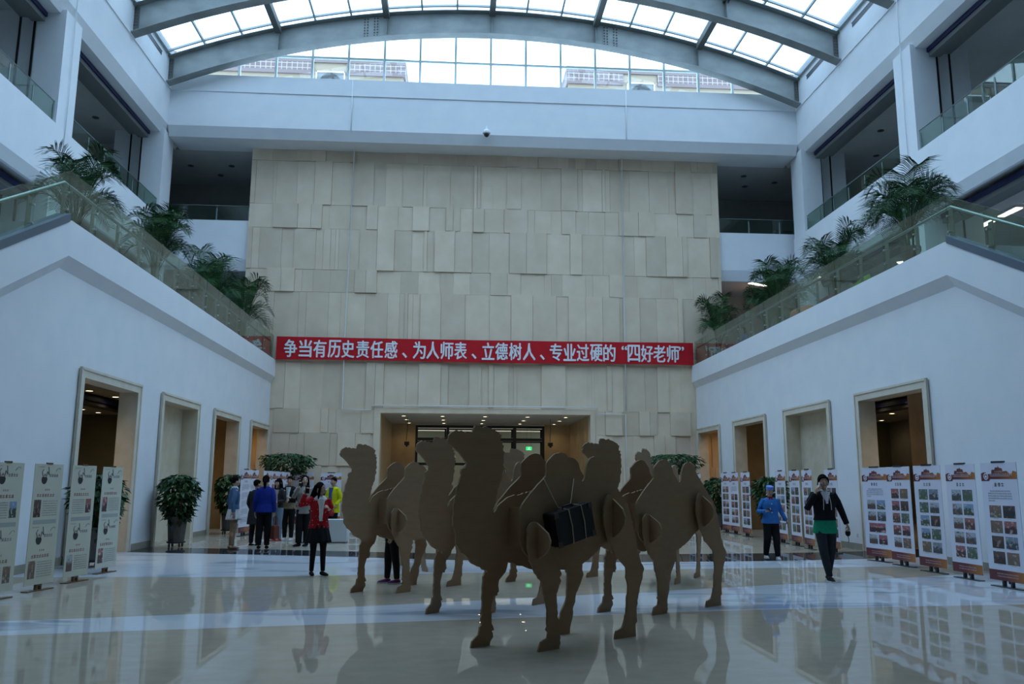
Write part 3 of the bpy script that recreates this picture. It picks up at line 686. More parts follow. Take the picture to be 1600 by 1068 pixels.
# ------------------------------------------------------------------ red slogan banner
def slogan():
    t = thing('slogan_banner', 'long red cloth banner with white Chinese slogan across the limestone wall', 'banner', (0, YB - 0.20, 0))
    m = MB(); n = 60; x0, x1 = -7.25, 9.82
    rings = []
    for i in range(n + 1):
        f = i/n; x = x0 + (x1 - x0)*f; zt = 7.36 - 0.03*math.sin(f*PI) ; zb = 6.42 + 0.02*math.sin(f*9); dy = 0.012*math.sin(f*40)
        rings.append([(x, -0.006 + dy, zb), (x, 0.006 + dy, zb), (x, 0.006 + dy, zt), (x, -0.006 + dy, zt)])
    m.loft(rings); m.build('cloth', 'banner_red', t)
    chars = '争当有历史责任感、为人师表、立德树人、专业过硬的“四好老师”'
    px = [447.6, 470.4, 492.7, 515.2, 536.2, 559.2, 580.9, 603.2, 624.5, 647.4, 668.6, 690.9, 712.2, 733.5, 755.8, 777.1, 799, 821, 842, 863.8, 885.8, 907, 928.6, 949.7, 974, 989.3, 1010.7, 1031, 1053.2, 1066.7]
    mb = MB()
    x_of = lambda p: -7.25 + (p - 425.5)*(9.82 + 7.25)/(1086.5 - 425.5)
    for ch, p in zip(chars, px):
        cu = bpy.data.curves.new('glyph', 'FONT'); cu.body = ch; cu.size = 0.72; cu.align_x = 'CENTER'; cu.offset = 0.0; cu.extrude = 0.003; cu.resolution_u = 2
        ob = bpy.data.objects.new('glyph', cu); COL.objects.link(ob); bpy.context.view_layer.update()
        me = bpy.data.meshes.new_from_object(ob.evaluated_get(bpy.context.evaluated_depsgraph_get()))
        xs = [v.co.x for v in me.vertices] or [0]; ys = [v.co.y for v in me.vertices] or [0]
        quote = ch in '“”'; comma = ch == '、'
        if quote: sc = 0.9; cx = (min(xs) + max(xs))/2; zc = 7.06 - max(ys)*sc + 0.12; sxx = 0.9
        elif comma: sc = 1.0; cx = (min(xs) + max(xs))/2; zc = 6.60; sxx = 0.9
        else: hgt = max(ys) - min(ys); sc = 0.70/max(hgt, 0.3); cx = (min(xs) + max(xs))/2; zc = 6.53 - min(ys)*sc; sxx = 0.52/max(max(xs) - min(xs), 0.3)
        X0 = x_of(p)
        for q, (ox, oz) in enumerate(((0, 0), (0.014, 0), (-0.014, 0), (0, 0.010), (0, -0.010))):
            mb.add([(X0 + (v.co.x - cx)*sxx*0.95 + ox, -0.022 - v.co.z - q*0.0004, zc + v.co.y*sc + oz) for v in me.vertices], [tuple(f.vertices) for f in me.polygons])
        bpy.data.objects.remove(ob); bpy.data.curves.remove(cu); bpy.data.meshes.remove(me)
    mb.build('lettering', 'banner_letter', t)
slogan()

# ------------------------------------------------------------------ cardboard camels
CAM_MID = [(-1.258,1.963),(-1.261,1.987),(-1.249,2.017),(-1.224,2.039),(-1.195,2.057),(-1.169,2.07),(-1.142,2.066),(-1.121,2.055),(-1.095,2.059),(-1.067,2.051),(-1.035,2.059),(-0.997,2.055),(-0.95,2.06),(-0.949,2.079),(-0.956,2.094),(-0.941,2.106),(-0.935,2.121),(-0.908,2.132),(-0.889,2.119),(-0.859,2.113),(-0.813,2.117),(-0.773,2.112),(-0.745,2.098),(-0.697,2.083),(-0.652,2.062),(-0.633,2.051),(-0.617,2.032),(-0.623,2.009),(-0.613,1.99),(-0.594,1.975),(-0.597,1.953),(-0.584,1.931),(-0.591,1.903),(-0.577,1.869),(-0.586,1.832),(-0.573,1.795),(-0.582,1.746),(-0.598,1.684),(-0.61,1.623),(-0.641,1.537),(-0.669,1.483),(-0.687,1.428),(-0.699,1.35),(-0.701,1.294),(-0.67,1.317),(-0.652,1.351),(-0.608,1.386),(-0.56,1.41),(-0.52,1.432),(-0.46,1.449),
  (-0.2,1.5),(0.2,1.52),(0.6,1.5),(0.88,1.4),(0.98,1.28),(1.0,1.12),(0.9,1.0),(0.6,0.9),(0.2,0.74),(-0.197,0.735),(-0.264,0.745),(-0.362,0.77),(-0.435,0.79),(-0.516,0.815),(-0.555,0.83),(-0.587,0.795),(-0.633,0.762),(-0.672,0.75),(-0.734,0.742),(-0.769,0.74),(-0.795,0.755),(-0.826,0.769),(-0.864,0.78),(-0.894,0.794),(-0.921,0.807),(-0.954,0.827),(-0.975,0.851),(-0.996,0.864),(-1.018,0.895),(-1.044,0.919),(-1.074,0.934),(-1.106,0.952),(-1.126,0.987),(-1.142,1.018),(-1.152,1.051),(-1.153,1.086),(-1.171,1.138),(-1.183,1.178),(-1.19,1.282),(-1.179,1.328),(-1.17,1.397),(-1.155,1.502),(-1.13,1.572),(-1.105,1.648),(-1.088,1.702),(-1.044,1.732),(-1.037,1.759),(-1.072,1.806),(-1.102,1.834),(-1.135,1.855),(-1.18,1.894),(-1.216,1.911),(-1.251,1.931)]
CAM_SIDE = [(-0.535,1.31),(-0.502,1.374),(-0.459,1.417),(-0.412,1.463),(-0.367,1.504),(-0.328,1.536),(-0.288,1.571),(-0.238,1.605),(-0.19,1.648),(-0.185,1.689),(-0.19,1.727),(-0.185,1.775),(-0.163,1.801),(-0.137,1.817),(-0.108,1.843),(-0.068,1.865),(-0.031,1.876),(0.003,1.882),(0.041,1.878),(0.079,1.868),(0.104,1.842),(0.128,1.819),(0.151,1.796),(0.166,1.768),(0.181,1.725),(0.208,1.686),(0.243,1.64),(0.272,1.612),(0.303,1.595),(0.332,1.602),(0.345,1.621),(0.36,1.668),(0.371,1.734),(0.39,1.78),(0.413,1.82),(0.444,1.843),(0.493,1.854),(0.542,1.849),(0.58,1.839),(0.613,1.817),(0.64,1.793),(0.655,1.757),(0.664,1.717),(0.697,1.684),(0.73,1.646),(0.771,1.606),(0.808,1.563),(0.848,1.516),(0.892,1.472),(0.938,1.421),(1.0,1.35),(1.04,1.265),(1.02,1.157),(0.918,1.066),(0.744,1.007),(0.695,0.99),(0.651,0.968),(0.607,0.943),(0.564,0.916),(0.52,0.884),(0.476,0.854),(0.423,0.823),(0.37,0.794),(0.317,0.773),(0.286,0.756),(0.224,0.741),(0.143,0.729),(0.062,0.723),(-0.056,0.729),(-0.192,0.747),(-0.296,0.772),(-0.349,0.832),(-0.398,0.856),(-0.453,0.892),(-0.485,0.93),(-0.515,0.988),(-0.534,1.036),(-0.549,1.091),(-0.545,1.159),(-0.538,1.214)]
CAM_NF = [(-0.446,1.207),(-0.478,1.182),(-0.499,1.141),(-0.505,1.1),(-0.509,1.065),(-0.502,1.018),(-0.496,0.941),(-0.483,0.849),(-0.435,0.78),(-0.409,0.726),(-0.366,0.676),(-0.322,0.636),(-0.309,0.579),(-0.299,0.529),(-0.264,0.447),(-0.253,0.341),(-0.253,0.225),(-0.265,0.197),(-0.245,0.167),(-0.253,0.116),(-0.334,0.09),(-0.371,0.0),(-0.098,0.0),(-0.094,0.028),(-0.081,0.05),(-0.089,0.074),(-0.081,0.105),(-0.097,0.163),(-0.105,0.245),(-0.121,0.329),(-0.124,0.435),(-0.131,0.507),(-0.111,0.547),(-0.091,0.587),(-0.074,0.633),(-0.084,0.67),(-0.068,0.698),(-0.073,0.735),(-0.101,0.778),(-0.152,0.823),(-0.193,0.867),(-0.218,0.928),(-0.226,0.994),(-0.259,1.056),(-0.308,1.117),(-0.365,1.173),(-0.414,1.204)]
CAM_NH = [(0.623,1.457),(0.68,1.45),(0.738,1.43),(0.812,1.397),(0.895,1.349),(0.944,1.283),(0.972,1.203),(0.998,1.095),(1.024,1.0),(1.048,0.897),(1.06,0.841),(1.086,0.789),(1.098,0.749),(1.128,0.711),(1.149,0.667),(1.136,0.629),(1.124,0.579),(1.094,0.514),(1.059,0.439),(1.038,0.353),(1.017,0.223),(1.022,0.146),(0.997,0.121),(1.0,0.0),(0.679,0.0),(0.69,0.051),(0.706,0.081),(0.762,0.094),(0.798,0.11),(0.832,0.164),(0.865,0.28),(0.882,0.409),(0.899,0.539),(0.87,0.607),(0.868,0.706),(0.819,0.751),(0.763,0.791),(0.706,0.841),(0.68,0.881),(0.648,0.937),(0.617,0.987),(0.585,1.05),(0.557,1.136),(0.536,1.218),(0.541,1.312),(0.568,1.389),(0.598,1.433)]
CAM_FF = [(-0.58,0.716),(-0.603,0.657),(-0.614,0.549),(-0.62,0.37),(-0.625,0.204),(-0.64,0.182),(-0.646,0.153),(-0.658,0.119),(-0.701,0.089),(-0.734,0.061),(-0.751,0.0),(-0.522,0.0),(-0.51,0.038),(-0.477,0.076),(-0.482,0.113),(-0.501,0.132),(-0.467,0.141),(-0.483,0.172),(-0.5,0.24),(-0.503,0.3),(-0.501,0.372),(-0.486,0.425),(-0.465,0.465),(-0.428,0.472),(-0.432,0.493),(-0.406,0.5),(-0.416,0.559),(-0.402,0.607),(-0.365,0.653),(-0.329,0.69),(-0.309,0.73),(-0.293,0.779),(-0.24,0.87),(-0.23,0.99),(-0.3,1.12),(-0.42,1.2),(-0.49,1.13),(-0.52,1.0),(-0.55,0.85)]
CAM_FH = [(0.529,0.684),(0.518,0.651),(0.54,0.621),(0.546,0.57),(0.539,0.47),(0.527,0.381),(0.506,0.327),(0.486,0.285),(0.454,0.238),(0.439,0.223),(0.435,0.196),(0.407,0.138),(0.391,0.063),(0.378,0.0),(0.571,0.0),(0.573,0.05),(0.589,0.104),(0.612,0.146),(0.622,0.262),(0.646,0.316),(0.666,0.381),(0.7,0.458),(0.733,0.503),(0.755,0.545),(0.777,0.589),(0.768,0.647),(0.761,0.716),(0.86,0.9),(0.97,1.1),(0.94,1.28),(0.82,1.39),(0.65,1.44),(0.58,1.36),(0.55,1.2),(0.56,1.0),(0.54,0.8)]
def jag(poly, seed, amt=0.006, step=0.028, zmin=0.13):
    r = random.Random(seed); out = []
    for i, (a, b) in enumerate(poly):
        c, d = poly[(i + 1) % len(poly)]; L = math.hypot(c - a, d - b); n = max(1, int(L/step))
        for k in range(n):
            f = k/n; x, z = a + (c - a)*f, b + (d - b)*f
            if z > zmin: x += r.uniform(-amt, amt); z += r.uniform(-amt, amt)*0.7
            out.append((x, z))
    return out
TH = 0.011
CARD = ['cardboard', 'cardboard_edge']
def sheet(name, poly, y, parent, seed, amt=0.007):
    m = MB(); m.prism(jag(poly, seed, amt), lambda a, z, d: (a, d, z), y - TH, y + TH, 0, 1)
    return m.build(name, CARD, parent)
def build_camel():
    t = thing('cardboard_camel', 'x', 'cardboard camel', (0, 0, 0), 0, 'cardboard camels standing in the hall')
    sheet('head_and_neck', CAM_MID, 0, t, 1, 0.013)
    sheet('body_side', CAM_SIDE, -0.195, t, 2, 0.004); sheet('body_side', CAM_SIDE, 0.195, t, 3, 0.004)
    sheet('leg', CAM_NF, -0.275, t, 4); sheet('leg', CAM_NH, -0.275, t, 5)
    sheet('leg', CAM_FF, 0.275, t, 6); sheet('leg', CAM_FH, 0.275, t, 7)
    for a, z0, z1, s in ((-0.37, 0.86, 1.205, -1), (0.68, 1.02, 1.44, -1), (-0.36, 0.86, 1.19, 1), (0.72, 1.02, 1.42, 1)):
        h = z1 - z0
        lens = [(0.206, z1), (0.27, z1 - 0.03*h), (0.34, z1 - 0.14*h), (0.43, z1 - 0.30*h), (0.465, z1 - 0.5*h), (0.45, z1 - 0.68*h), (0.39, z1 - 0.86*h), (0.30, z0), (0.206, z0 + 0.02)]
        m = MB(); m.prism([(p*s, q) for p, q in lens], lambda y, z, d: (d, y, z), a - TH, a + TH, 0, 1); m.build('leg_rib', CARD, t)
    for a, z0, z1 in ((-0.50, 0.98, 1.34), (0.25, 0.85, 1.45), (0.86, 1.1, 1.36)):
        for s in (-1, 1):
            m = MB(); m.box(a - TH, a + TH, s*0.011, s*0.184, z0, z1); m.build('cross_rib', 'cardboard', t)
    return t
camel0 = build_camel()
D = math.radians
camel0.location = (0.945, 8.652, 0); camel0.rotation_euler = (0, 0, D(36)); camel0['label'] = 'front cardboard camel carrying the black suitcase on its side'
for lab, x, y, a in (
    ('cardboard camel on the right whose two humps stand clear in front of the round plant', 2.55, 10.81, 36),
    ('cardboard camel whose head is half hidden behind the front camel, seen left of its neck', 0.378, 10.92, 48),
    ('leftmost cardboard camel with its whole head against the stone wall', -0.765, 12.95, 47),
    ('cardboard camel mostly hidden behind the front camel, its head right of that neck', 1.57, 14.16, 44),
    ('pale cardboard camel seen nearly edge on behind the right one', 3.47, 13.89, 57),
    ('farthest cardboard camel, turned towards the right, behind the leftmost one', -0.536, 16.23, 115.6)):
    dup(camel0, lab, (x, y, 0), D(a))

def suitcase():
    # hangs tilted against the near side sheet of the front camel
    r = D(36); c, s_ = math.cos(r), math.sin(r)
    t = thing('suitcase', 'old black suitcase tied with rope to the side of the front camel', 'suitcase', (0.945, 8.652, 0), r)
    cx, cz, ang = 0.035, 1.172, D(12.5); y1, y0 = -0.212, -0.385
    ax = Vector((math.cos(ang), 0, math.sin(ang))); az = Vector((-math.sin(ang), 0, math.cos(ang)))
    C0 = Vector((cx, (y0 + y1)/2, cz)); hw, hh, hd = 0.255, 0.162, (y1 - y0)/2
    def prof(w, h, rr, n=5):
        pts = []
        for qx, qz, a0 in ((1, 1, 0), (-1, 1, 90), (-1, -1, 180), (1, -1, 270)):
            for k in range(n + 1):
                a = D(a0 + 90*k/n); pts.append((qx*(w - rr) + rr*math.cos(a), qz*(h - rr) + rr*math.sin(a)))
        return pts
    f = lambda a, b, d: C0 + ax*a + az*b + Vector((0, d, 0))
    m = MB(); m.prism(prof(hw, hh, 0.02), f, -0.005, hd); m.build('base_shell', 'case_black', t)
    m = MB(); m.prism(prof(hw + 0.003, hh + 0.003, 0.02), f, -hd, -0.012); m.build('lid', 'case_black', t)
    m = MB(); m.prism(prof(hw + 0.006, hh + 0.006, 0.02), f, -0.014, -0.003); m.build('lip', 'case_trim', t)
    for qx in (-1, 1):
        for qz in (-1, 1):
            m = MB(); m.obox(f(qx*(hw - 0.02), qz*(hh - 0.02), -hd), ax*0.028, (0, 0.006, 0), az*0.028); m.build('corner_cap', 'case_trim', t)
    for q in (-0.12, 0.12):
        m = MB(); m.obox(f(q, hh + 0.004, -0.02), ax*0.022, (0, 0.02, 0), az*0.006); m.build('latch', 'case_brass', t)
    m = MB(); m.tube([f(-0.07, hh, -0.01), f(-0.06, hh + 0.03, -0.01), f(0.06, hh + 0.03, -0.01), f(0.07, hh, -0.01)], 0.009, 8); m.build('handle', 'case_trim', t)
    for q, top in ((-0.065, (-0.235, -0.209, 1.625)), (0.11, (0.185, -0.209, 1.62))):
        e = 0.004
        m = MB(); m.tube([Vector(top), f(q, hh + 0.02, hd - 0.03), f(q, hh + 0.008, -hd*0.2), f(q, hh + 0.004, -hd - e), f(q + 0.012, 0, -hd - e - 0.004), f(q, -hh - 0.004, -hd - e), f(q, -hh - 0.008, hd - 0.02), f(q, 0, hd + 0.003)], 0.0055, 6); m.build('rope', 'rope', t, smooth=True)
suitcase()

# ------------------------------------------------------------------ roll-up display stands
mat('print_white', (0.66, 0.66, 0.76), 0.55); mat('print_cream', (0.56, 0.55, 0.45), 0.6)
mat('print_maroon', (0.16, 0.028, 0.03), 0.55); mat('print_orange', (0.42, 0.15, 0.04), 0.55); mat('print_ink', (0.16, 0.16, 0.19), 0.6); mat('print_head', (0.05, 0.03, 0.04), 0.6)
mat('print_red', (0.30, 0.09, 0.09), 0.6); mat('print_pale', (0.55, 0.42, 0.42), 0.6); mat('print_mist', (0.36, 0.37, 0.35), 0.6); mat('print_black', (0.02, 0.02, 0.022), 0.6)
mat('stand_brown', (0.13, 0.07, 0.03), 0.4); mat('stand_black', (0.025, 0.025, 0.03), 0.4)
def header_mat():
    m = mat('print_header', (0.3, 0.1, 0.05), 0.55); n, l = nodes(m); b = n['Principled BSDF']
    tc = n.new('ShaderNodeTexCoord'); sp = n.new('ShaderNodeSeparateXYZ'); cr = n.new('ShaderNodeValToRGB'); ad = n.new('ShaderNodeMath'); ad.operation = 'MULTIPLY_ADD'
    ad.inputs[1].default_value = 1.25; ad.inputs[2].default_value = 0.5
    l.new(tc.outputs['Object'], sp.inputs[0]); l.new(sp.outputs['X'], ad.inputs[0]); l.new(ad.outputs[0], cr.inputs['Fac'])
    cr.color_ramp.elements[0].position = 0.45; cr.color_ramp.elements[0].color = (0.12, 0.02, 0.028, 1)
    cr.color_ramp.elements[1].position = 1.0; cr.color_ramp.elements[1].color = (0.42, 0.15, 0.035, 1)
    l.new(cr.outputs['Color'], b.inputs['Base Color'])
header_mat()
def photo_mat():
    m = mat('print_photo', (0.3, 0.3, 0.3), 0.4); n, l = nodes(m); b = n['Principled BSDF']
    uv = n.new('ShaderNodeUVMap'); uv.uv_map = 'UVMap'; g = n.new('ShaderNodeNewGeometry'); oi = n.new('ShaderNodeObjectInfo')
    ad = n.new('ShaderNodeMath'); ad.operation = 'ADD'; fr = n.new('ShaderNodeMath'); fr.operation = 'FRACT'
    l.new(g.outputs['Random Per Island'], ad.inputs[0]); l.new(oi.outputs['Random'], ad.inputs[1]); l.new(ad.outputs[0], fr.inputs[0])
    sp = n.new('ShaderNodeSeparateXYZ'); l.new(uv.outputs['UV'], sp.inputs[0])
    nz = n.new('ShaderNodeTexNoise'); nz.noise_dimensions = '4D'; nz.inputs['Scale'].default_value = 4.0; nz.inputs['Detail'].default_value = 4
    ml = n.new('ShaderNodeMath'); ml.operation = 'MULTIPLY'; ml.inputs[1].default_value = 97.0; l.new(fr.outputs[0], ml.inputs[0])
    l.new(uv.outputs['UV'], nz.inputs['Vector']); l.new(ml.outputs[0], nz.inputs['W'])
    def ramp(cols):
        r = n.new('ShaderNodeValToRGB'); r.color_ramp.interpolation = 'CONSTANT'; e = r.color_ramp.elements
        while len(e) < len(cols): e.new(0.5)
        for i, c in enumerate(cols): e[i].position = i/len(cols); e[i].color = (*c, 1)
        l.new(fr.outputs[0], r.inputs['Fac']); return r.outputs['Color']
    sky = ramp([(0.10, 0.05, 0.04), (0.35, 0.42, 0.52), (0.30, 0.05, 0.04), (0.12, 0.24, 0.48), (0.06, 0.05, 0.07), (0.40, 0.42, 0.44), (0.22, 0.10, 0.05), (0.16, 0.22, 0.30), (0.32, 0.03, 0.05), (0.10, 0.14, 0.12)])
    low = ramp([(0.05, 0.02, 0.02), (0.06, 0.07, 0.07), (0.10, 0.03, 0.03), (0.05, 0.08, 0.04), (0.03, 0.025, 0.03), (0.12, 0.05, 0.04), (0.16, 0.10, 0.06), (0.05, 0.06, 0.08), (0.06, 0.02, 0.03), (0.06, 0.12, 0.05)])
    spot = ramp([(0.30, 0.16, 0.12), (0.30, 0.06, 0.06), (0.55, 0.40, 0.30), (0.45, 0.47, 0.45), (0.24, 0.08, 0.07), (0.08, 0.08, 0.10), (0.40, 0.30, 0.22), (0.36, 0.38, 0.40), (0.50, 0.28, 0.24), (0.34, 0.38, 0.34)])
    st = n.new('ShaderNodeMath'); st.operation = 'MULTIPLY_ADD'; st.inputs[1].default_value = 0.9; l.new(nz.outputs['Fac'], st.inputs[0]); l.new(sp.outputs['Y'], st.inputs[2])
    mr = n.new('ShaderNodeMapRange'); mr.inputs['From Min'].default_value = 0.9; mr.inputs['From Max'].default_value = 1.08; l.new(st.outputs[0], mr.inputs['Value'])
    mx = n.new('ShaderNodeMix'); mx.data_type = 'RGBA'; l.new(mr.outputs['Result'], mx.inputs['Factor']); l.new(low, mx.inputs['A']); l.new(sky, mx.inputs['B'])
    m2 = n.new('ShaderNodeMapRange'); m2.inputs['From Min'].default_value = 0.56; m2.inputs['From Max'].default_value = 0.62; l.new(nz.outputs['Fac'], m2.inputs['Value'])
    mx2 = n.new('ShaderNodeMix'); mx2.data_type = 'RGBA'; l.new(m2.outputs['Result'], mx2.inputs['Factor']); l.new(mx.outputs['Result'], mx2.inputs['A']); l.new(spot, mx2.inputs['B'])
    hs = n.new('ShaderNodeHueSaturation'); hs.inputs['Saturation'].default_value = 0.72; hs.inputs['Value'].default_value = 0.95; l.new(mx2.outputs['Result'], hs.inputs['Color'])
    l.new(hs.outputs['Color'], b.inputs['Base Color'])
photo_mat()
PW, PHH = 0.80, 1.93
def fquad(mb, x0, x1, z0, z1, y, mi, uv=False): mb.quad((x0, y, z0), (x1, y, z0), (x1, y, z1), (x0, y, z1), mi, uv)
def glyph_row(mb, x0, x1, z, h, mi, rnd, y=-0.0065, gap=0.25):
    # a line of small unreadable characters
    x = x0
    while x < x1 - h*0.6:
        w = h*rnd.uniform(0.75, 0.95)
        k = rnd.randint(2, 3)
        for i in range(k):
            zz = z + h*(i + 0.15)/k; fquad(mb, x + h*rnd.uniform(0, 0.1), x + w, zz, zz + h*0.16, y, mi)
        xx = x + w*rnd.uniform(0.3, 0.6); fquad(mb, xx, xx + h*0.13, z, z + h, y, mi)
        x += h*(1 + gap)
def red_stand(layout, seed, stand_lab):
    """layout: list of rows; 'P' pair of photos, 'W' wide photo, 'T' text block"""
    rnd = random.Random(seed); t = thing('display_stand', stand_lab, 'display stand', (0, 0, 0), 0, 'white roll-up display stands with photos')
    w = PW/2; z0, z1 = 0.10, PHH
    m = MB(); m.box(-w, w, -0.004, 0.004, z0, z1); m.build('panel', 'print_white', t)
    h = MB(); zb = z1 - 0.29
    sky = [(-w, z1 - 0.17), (-w*0.86, z1 - 0.15), (-w*0.7, z1 - 0.15), (-w*0.68, z1 - 0.18), (-w*0.4, z1 - 0.175), (-w*0.36, z1 - 0.11), (-w*0.2, z1 - 0.11), (-w*0.16, z1 - 0.075), (-w*0.02, z1 - 0.075), (0, z1 - 0.05), (w*0.06, z1 - 0.08), (w*0.22, z1 - 0.09), (w*0.26, z1 - 0.14), (w*0.46, z1 - 0.13), (w*0.62, z1 - 0.18), (w*0.74, z1 - 0.175), (w*0.8, z1 - 0.13), (w*0.9, z1 - 0.14), (w, z1 - 0.15), (w, zb + 0.03), (-w*0.5, zb + 0.03), (-w*0.55, zb), (-w, zb)]
    h.prism(sky, lambda a, z, d: (a, d, z), -0.0055, -0.0045, 0)
    fquad(h, -w*0.45, w*0.6, zb + 0.075, zb + 0.083, -0.0068, 2)
    lg = [( -w*0.72 + 0.055*math.cos(2*PI*k/20), zb + 0.075 + 0.055*math.sin(2*PI*k/20)) for k in range(20)]
    h.prism(lg, lambda a, z, d: (a, d, z), -0.0063, -0.0056, 1)
    li = [( -w*0.72 + 0.037*math.cos(2*PI*k/16), zb + 0.075 + 0.037*math.sin(2*PI*k/16)) for k in range(16)]
    h.prism(li, lambda a, z, d: (a, d, z), -0.0069, -0.0064, 0)
    h.prism([(-w*0.78, zb + 0.055), (-w*0.66, zb + 0.055), (-w*0.66, zb + 0.075), (-w*0.72, zb + 0.1), (-w*0.78, zb + 0.075)], lambda a, z, d: (a, d, z), -0.0074, -0.0070, 1)
    glyph_row(h, -w*0.5, w*0.75, zb + 0.09, 0.035, 2, rnd, -0.0066, 0.12); glyph_row(h, -w*0.2, w*0.3, zb + 0.135, 0.028, 2, rnd, -0.0066, 0.12)
    h.build('header', ['print_header', 'print_white', 'print_pale'], t)
    f = MB(); fquad(f, -w, w, z0, z0 + 0.16, -0.0055, 0); glyph_row(f, -w*0.55, w*0.6, z0 + 0.095, 0.02, 1, rnd, -0.0065, 0.1); glyph_row(f, -w*0.55, w*0.6, z0 + 0.055, 0.02, 1, rnd, -0.0065, 0.1)
    f.build('footer', ['print_header', 'print_pale'], t)
    x = MB(); glyph_row(x, -w*0.28, w*0.3, zb - 0.085, 0.062, 1, rnd)
    zz = zb - 0.13; rows = len(layout); avail = zz - (z0 + 0.22); hgt = avail/rows
    p = MB()
    for r_ in layout:
        a, b = zz - hgt*0.86, zz - hgt*0.06
        if r_ == 'T':
            for k in range(5):
                q = b - (b - a)*(k + 0.6)/5; glyph_row(x, -w*(0.55 if k == 0 else 0.68), w*(0.62 if k < 4 else -0.3), q, 0.022, 0, rnd, gap=0.15)
        elif r_ == 'W': fquad(p, -w*0.62, w*0.66, a, b, -0.0058, 0, True); glyph_row(x, -0.06, 0.08, a - 0.018, 0.012, 0, rnd)
        else:
            for (u0, u1) in ((-w*0.68, -w*0.02), (w*0.08, w*0.74)):
                fquad(p, u0, u1, a, b, -0.0058, 0, True); c = (u0 + u1)/2; glyph_row(x, c - 0.05, c + 0.05, a - 0.018, 0.012, 0, rnd)
        zz -= hgt
    p.build('photo_print', ['print_photo'], t); x.build('lettering', ['print_ink', 'print_head'], t)
    top = MB(); top.box(-0.14, 0.14, -0.012, 0.018, z1 - 0.005, z1 + 0.025); top.build('top_clip', 'stand_black', t)
    po_ = MB(); po_.tube([(0, 0.02, 0.06), (0, 0.02, z1)], 0.012, 8); po_.build('pole', 'stand_black', t)
    for s in (-0.09, 0.09):
        b = MB(); b.box(s - 0.02, s + 0.02, -0.02, 0.03, 0.012, z0); b.build('stem', 'stand_black', t)
    b = MB(); b.box(-0.34, 0.34, -0.05, 0.06, 0, 0.014); b.build('base_plate', 'stand_black', t)
    return t
LAY = {'five': 'PPPPP', 'textfour': 'TPPPP', 'textwide': 'TPPWP', 'four': 'PPPPW', 'longtext': 'TTTTT'}
def cream_stand(seed, lab):
    rnd = random.Random(seed); t = thing('display_stand', lab, 'display stand', (0, 0, 0), 0, 'cream roll-up display stands')
    w = 0.30; z0, z1 = 0.09, 1.82
    m = MB(); m.box(-w, w, -0.004, 0.004, z0, z1); m.build('panel', 'print_cream', t)
    x = MB()
    flip = rnd.random() < 0.4
    for base in (z1 - 0.03, z1 - 0.90):
        p = MB(); l = MB()
        # brush drawn emblem: bowl, stem, flourish
        bx, bz = -0.09, base - 0.19
        bowl = [(bx + 0.06*math.cos(a), bz + 0.075*math.sin(a)) for a in [PI + PI*k/10 for k in range(11)]] + [(bx + 0.045, bz + 0.03), (bx - 0.05, bz + 0.03)]
        l.prism(bowl, lambda a, z, d: (a, d, z), -0.0062, -0.005, 0)
        l.tube([(bx - 0.03, -0.006, bz + 0.03), (bx - 0.06, -0.006, bz + 0.10), (bx - 0.03, -0.006, bz + 0.14)], 0.006, 6, 1)
        l.tube([(bx + 0.03, -0.006, bz + 0.02), (bx + 0.05, -0.006, bz + 0.11), (bx + 0.09, -0.006, bz + 0.06), (bx + 0.07, -0.006, bz + 0.18)], 0.006, 6, 1)
        l.prism([(bx - 0.02, bz + 0.04), (bx + 0.025, bz + 0.05), (bx + 0.0, bz + 0.085)], lambda a, z, d: (a, d, z), -0.0064, -0.0055, 2)
        glyph_row(x, bx + 0.10, bx + 0.27, bz + 0.03, 0.045, 0, rnd, gap=0.05); glyph_row(x, -w*0.8, -w*0.35, base - 0.02, 0.014, 1, rnd)
        l.tube([(w*0.62 + 0.05*math.cos(k*0.7), -0.006, base - 0.05 + 0.03*math.sin(k*1.1)) for k in range(9)], 0.003, 5, 3)
        glyph_row(x, -0.06, 0.05, base - 0.36, 0.03, 1, rnd); glyph_row(x, -w*0.72, w*0.62, base - 0.45, 0.048, 1, rnd, gap=0.12)
        if flip: fquad(p, w*0.3, w*0.75, base - 0.72, base - 0.50, -0.0058, 0, True); ta, tb = -w*0.8, w*0.2
        else: fquad(p, -w*0.85, -w*0.38, base - 0.74, base - 0.49, -0.0058, 0, True); ta, tb = -w*0.26, w*0.8
        for k in range(7): glyph_row(x, ta, tb, base - 0.52 - 0.034*k, 0.016, 0, rnd, gap=0.1)
        if base > 1.5: fquad(l, -w*0.8, w*0.8, base - 0.84, base - 0.78, -0.0056, 3)
        l.build('emblem_print', ['print_black', 'print_ink', 'print_red', 'print_mist'], t); p.build('portrait_print', ['print_photo'], t)
        flip = not flip if rnd.random() < 0.5 else flip
    x.build('lettering', ['print_ink', 'print_red'], t)
    top = MB(); top.box(-0.06, 0.06, -0.012, 0.016, z1 - 0.004, z1 + 0.02); top.build('top_clip', 'stand_brown', t)
    po_ = MB(); po_.tube([(0, 0.018, 0.05), (0, 0.018, z1)], 0.01, 8); po_.build('pole', 'stand_brown', t)
    b = MB(); b.lathe([(0.055, -0.012), (0.055, 0.012)], (0, 0, 0), 16); 
    b = MB(); b.box(-0.055, -0.03, -0.015, 0.03, 0.012, z0); b.box(0.03, 0.055, -0.015, 0.03, 0.012, z0); b.box(-0.055, 0.055, -0.015, 0.03, z0 - 0.022, z0); b.build('stem', 'stand_brown', t)
    b = MB(); b.box(-0.27, 0.27, -0.05, 0.06, 0, 0.013); b.build('base_plate', 'stand_brown', t)
    return t
STANDS = {}
def place_red(kind, seed, x, y, rz, lab):
    o = red_stand(LAY[kind], seed, lab); o.location = (x, y, 0); o.rotation_euler = (0, 0, D(rz)); return o
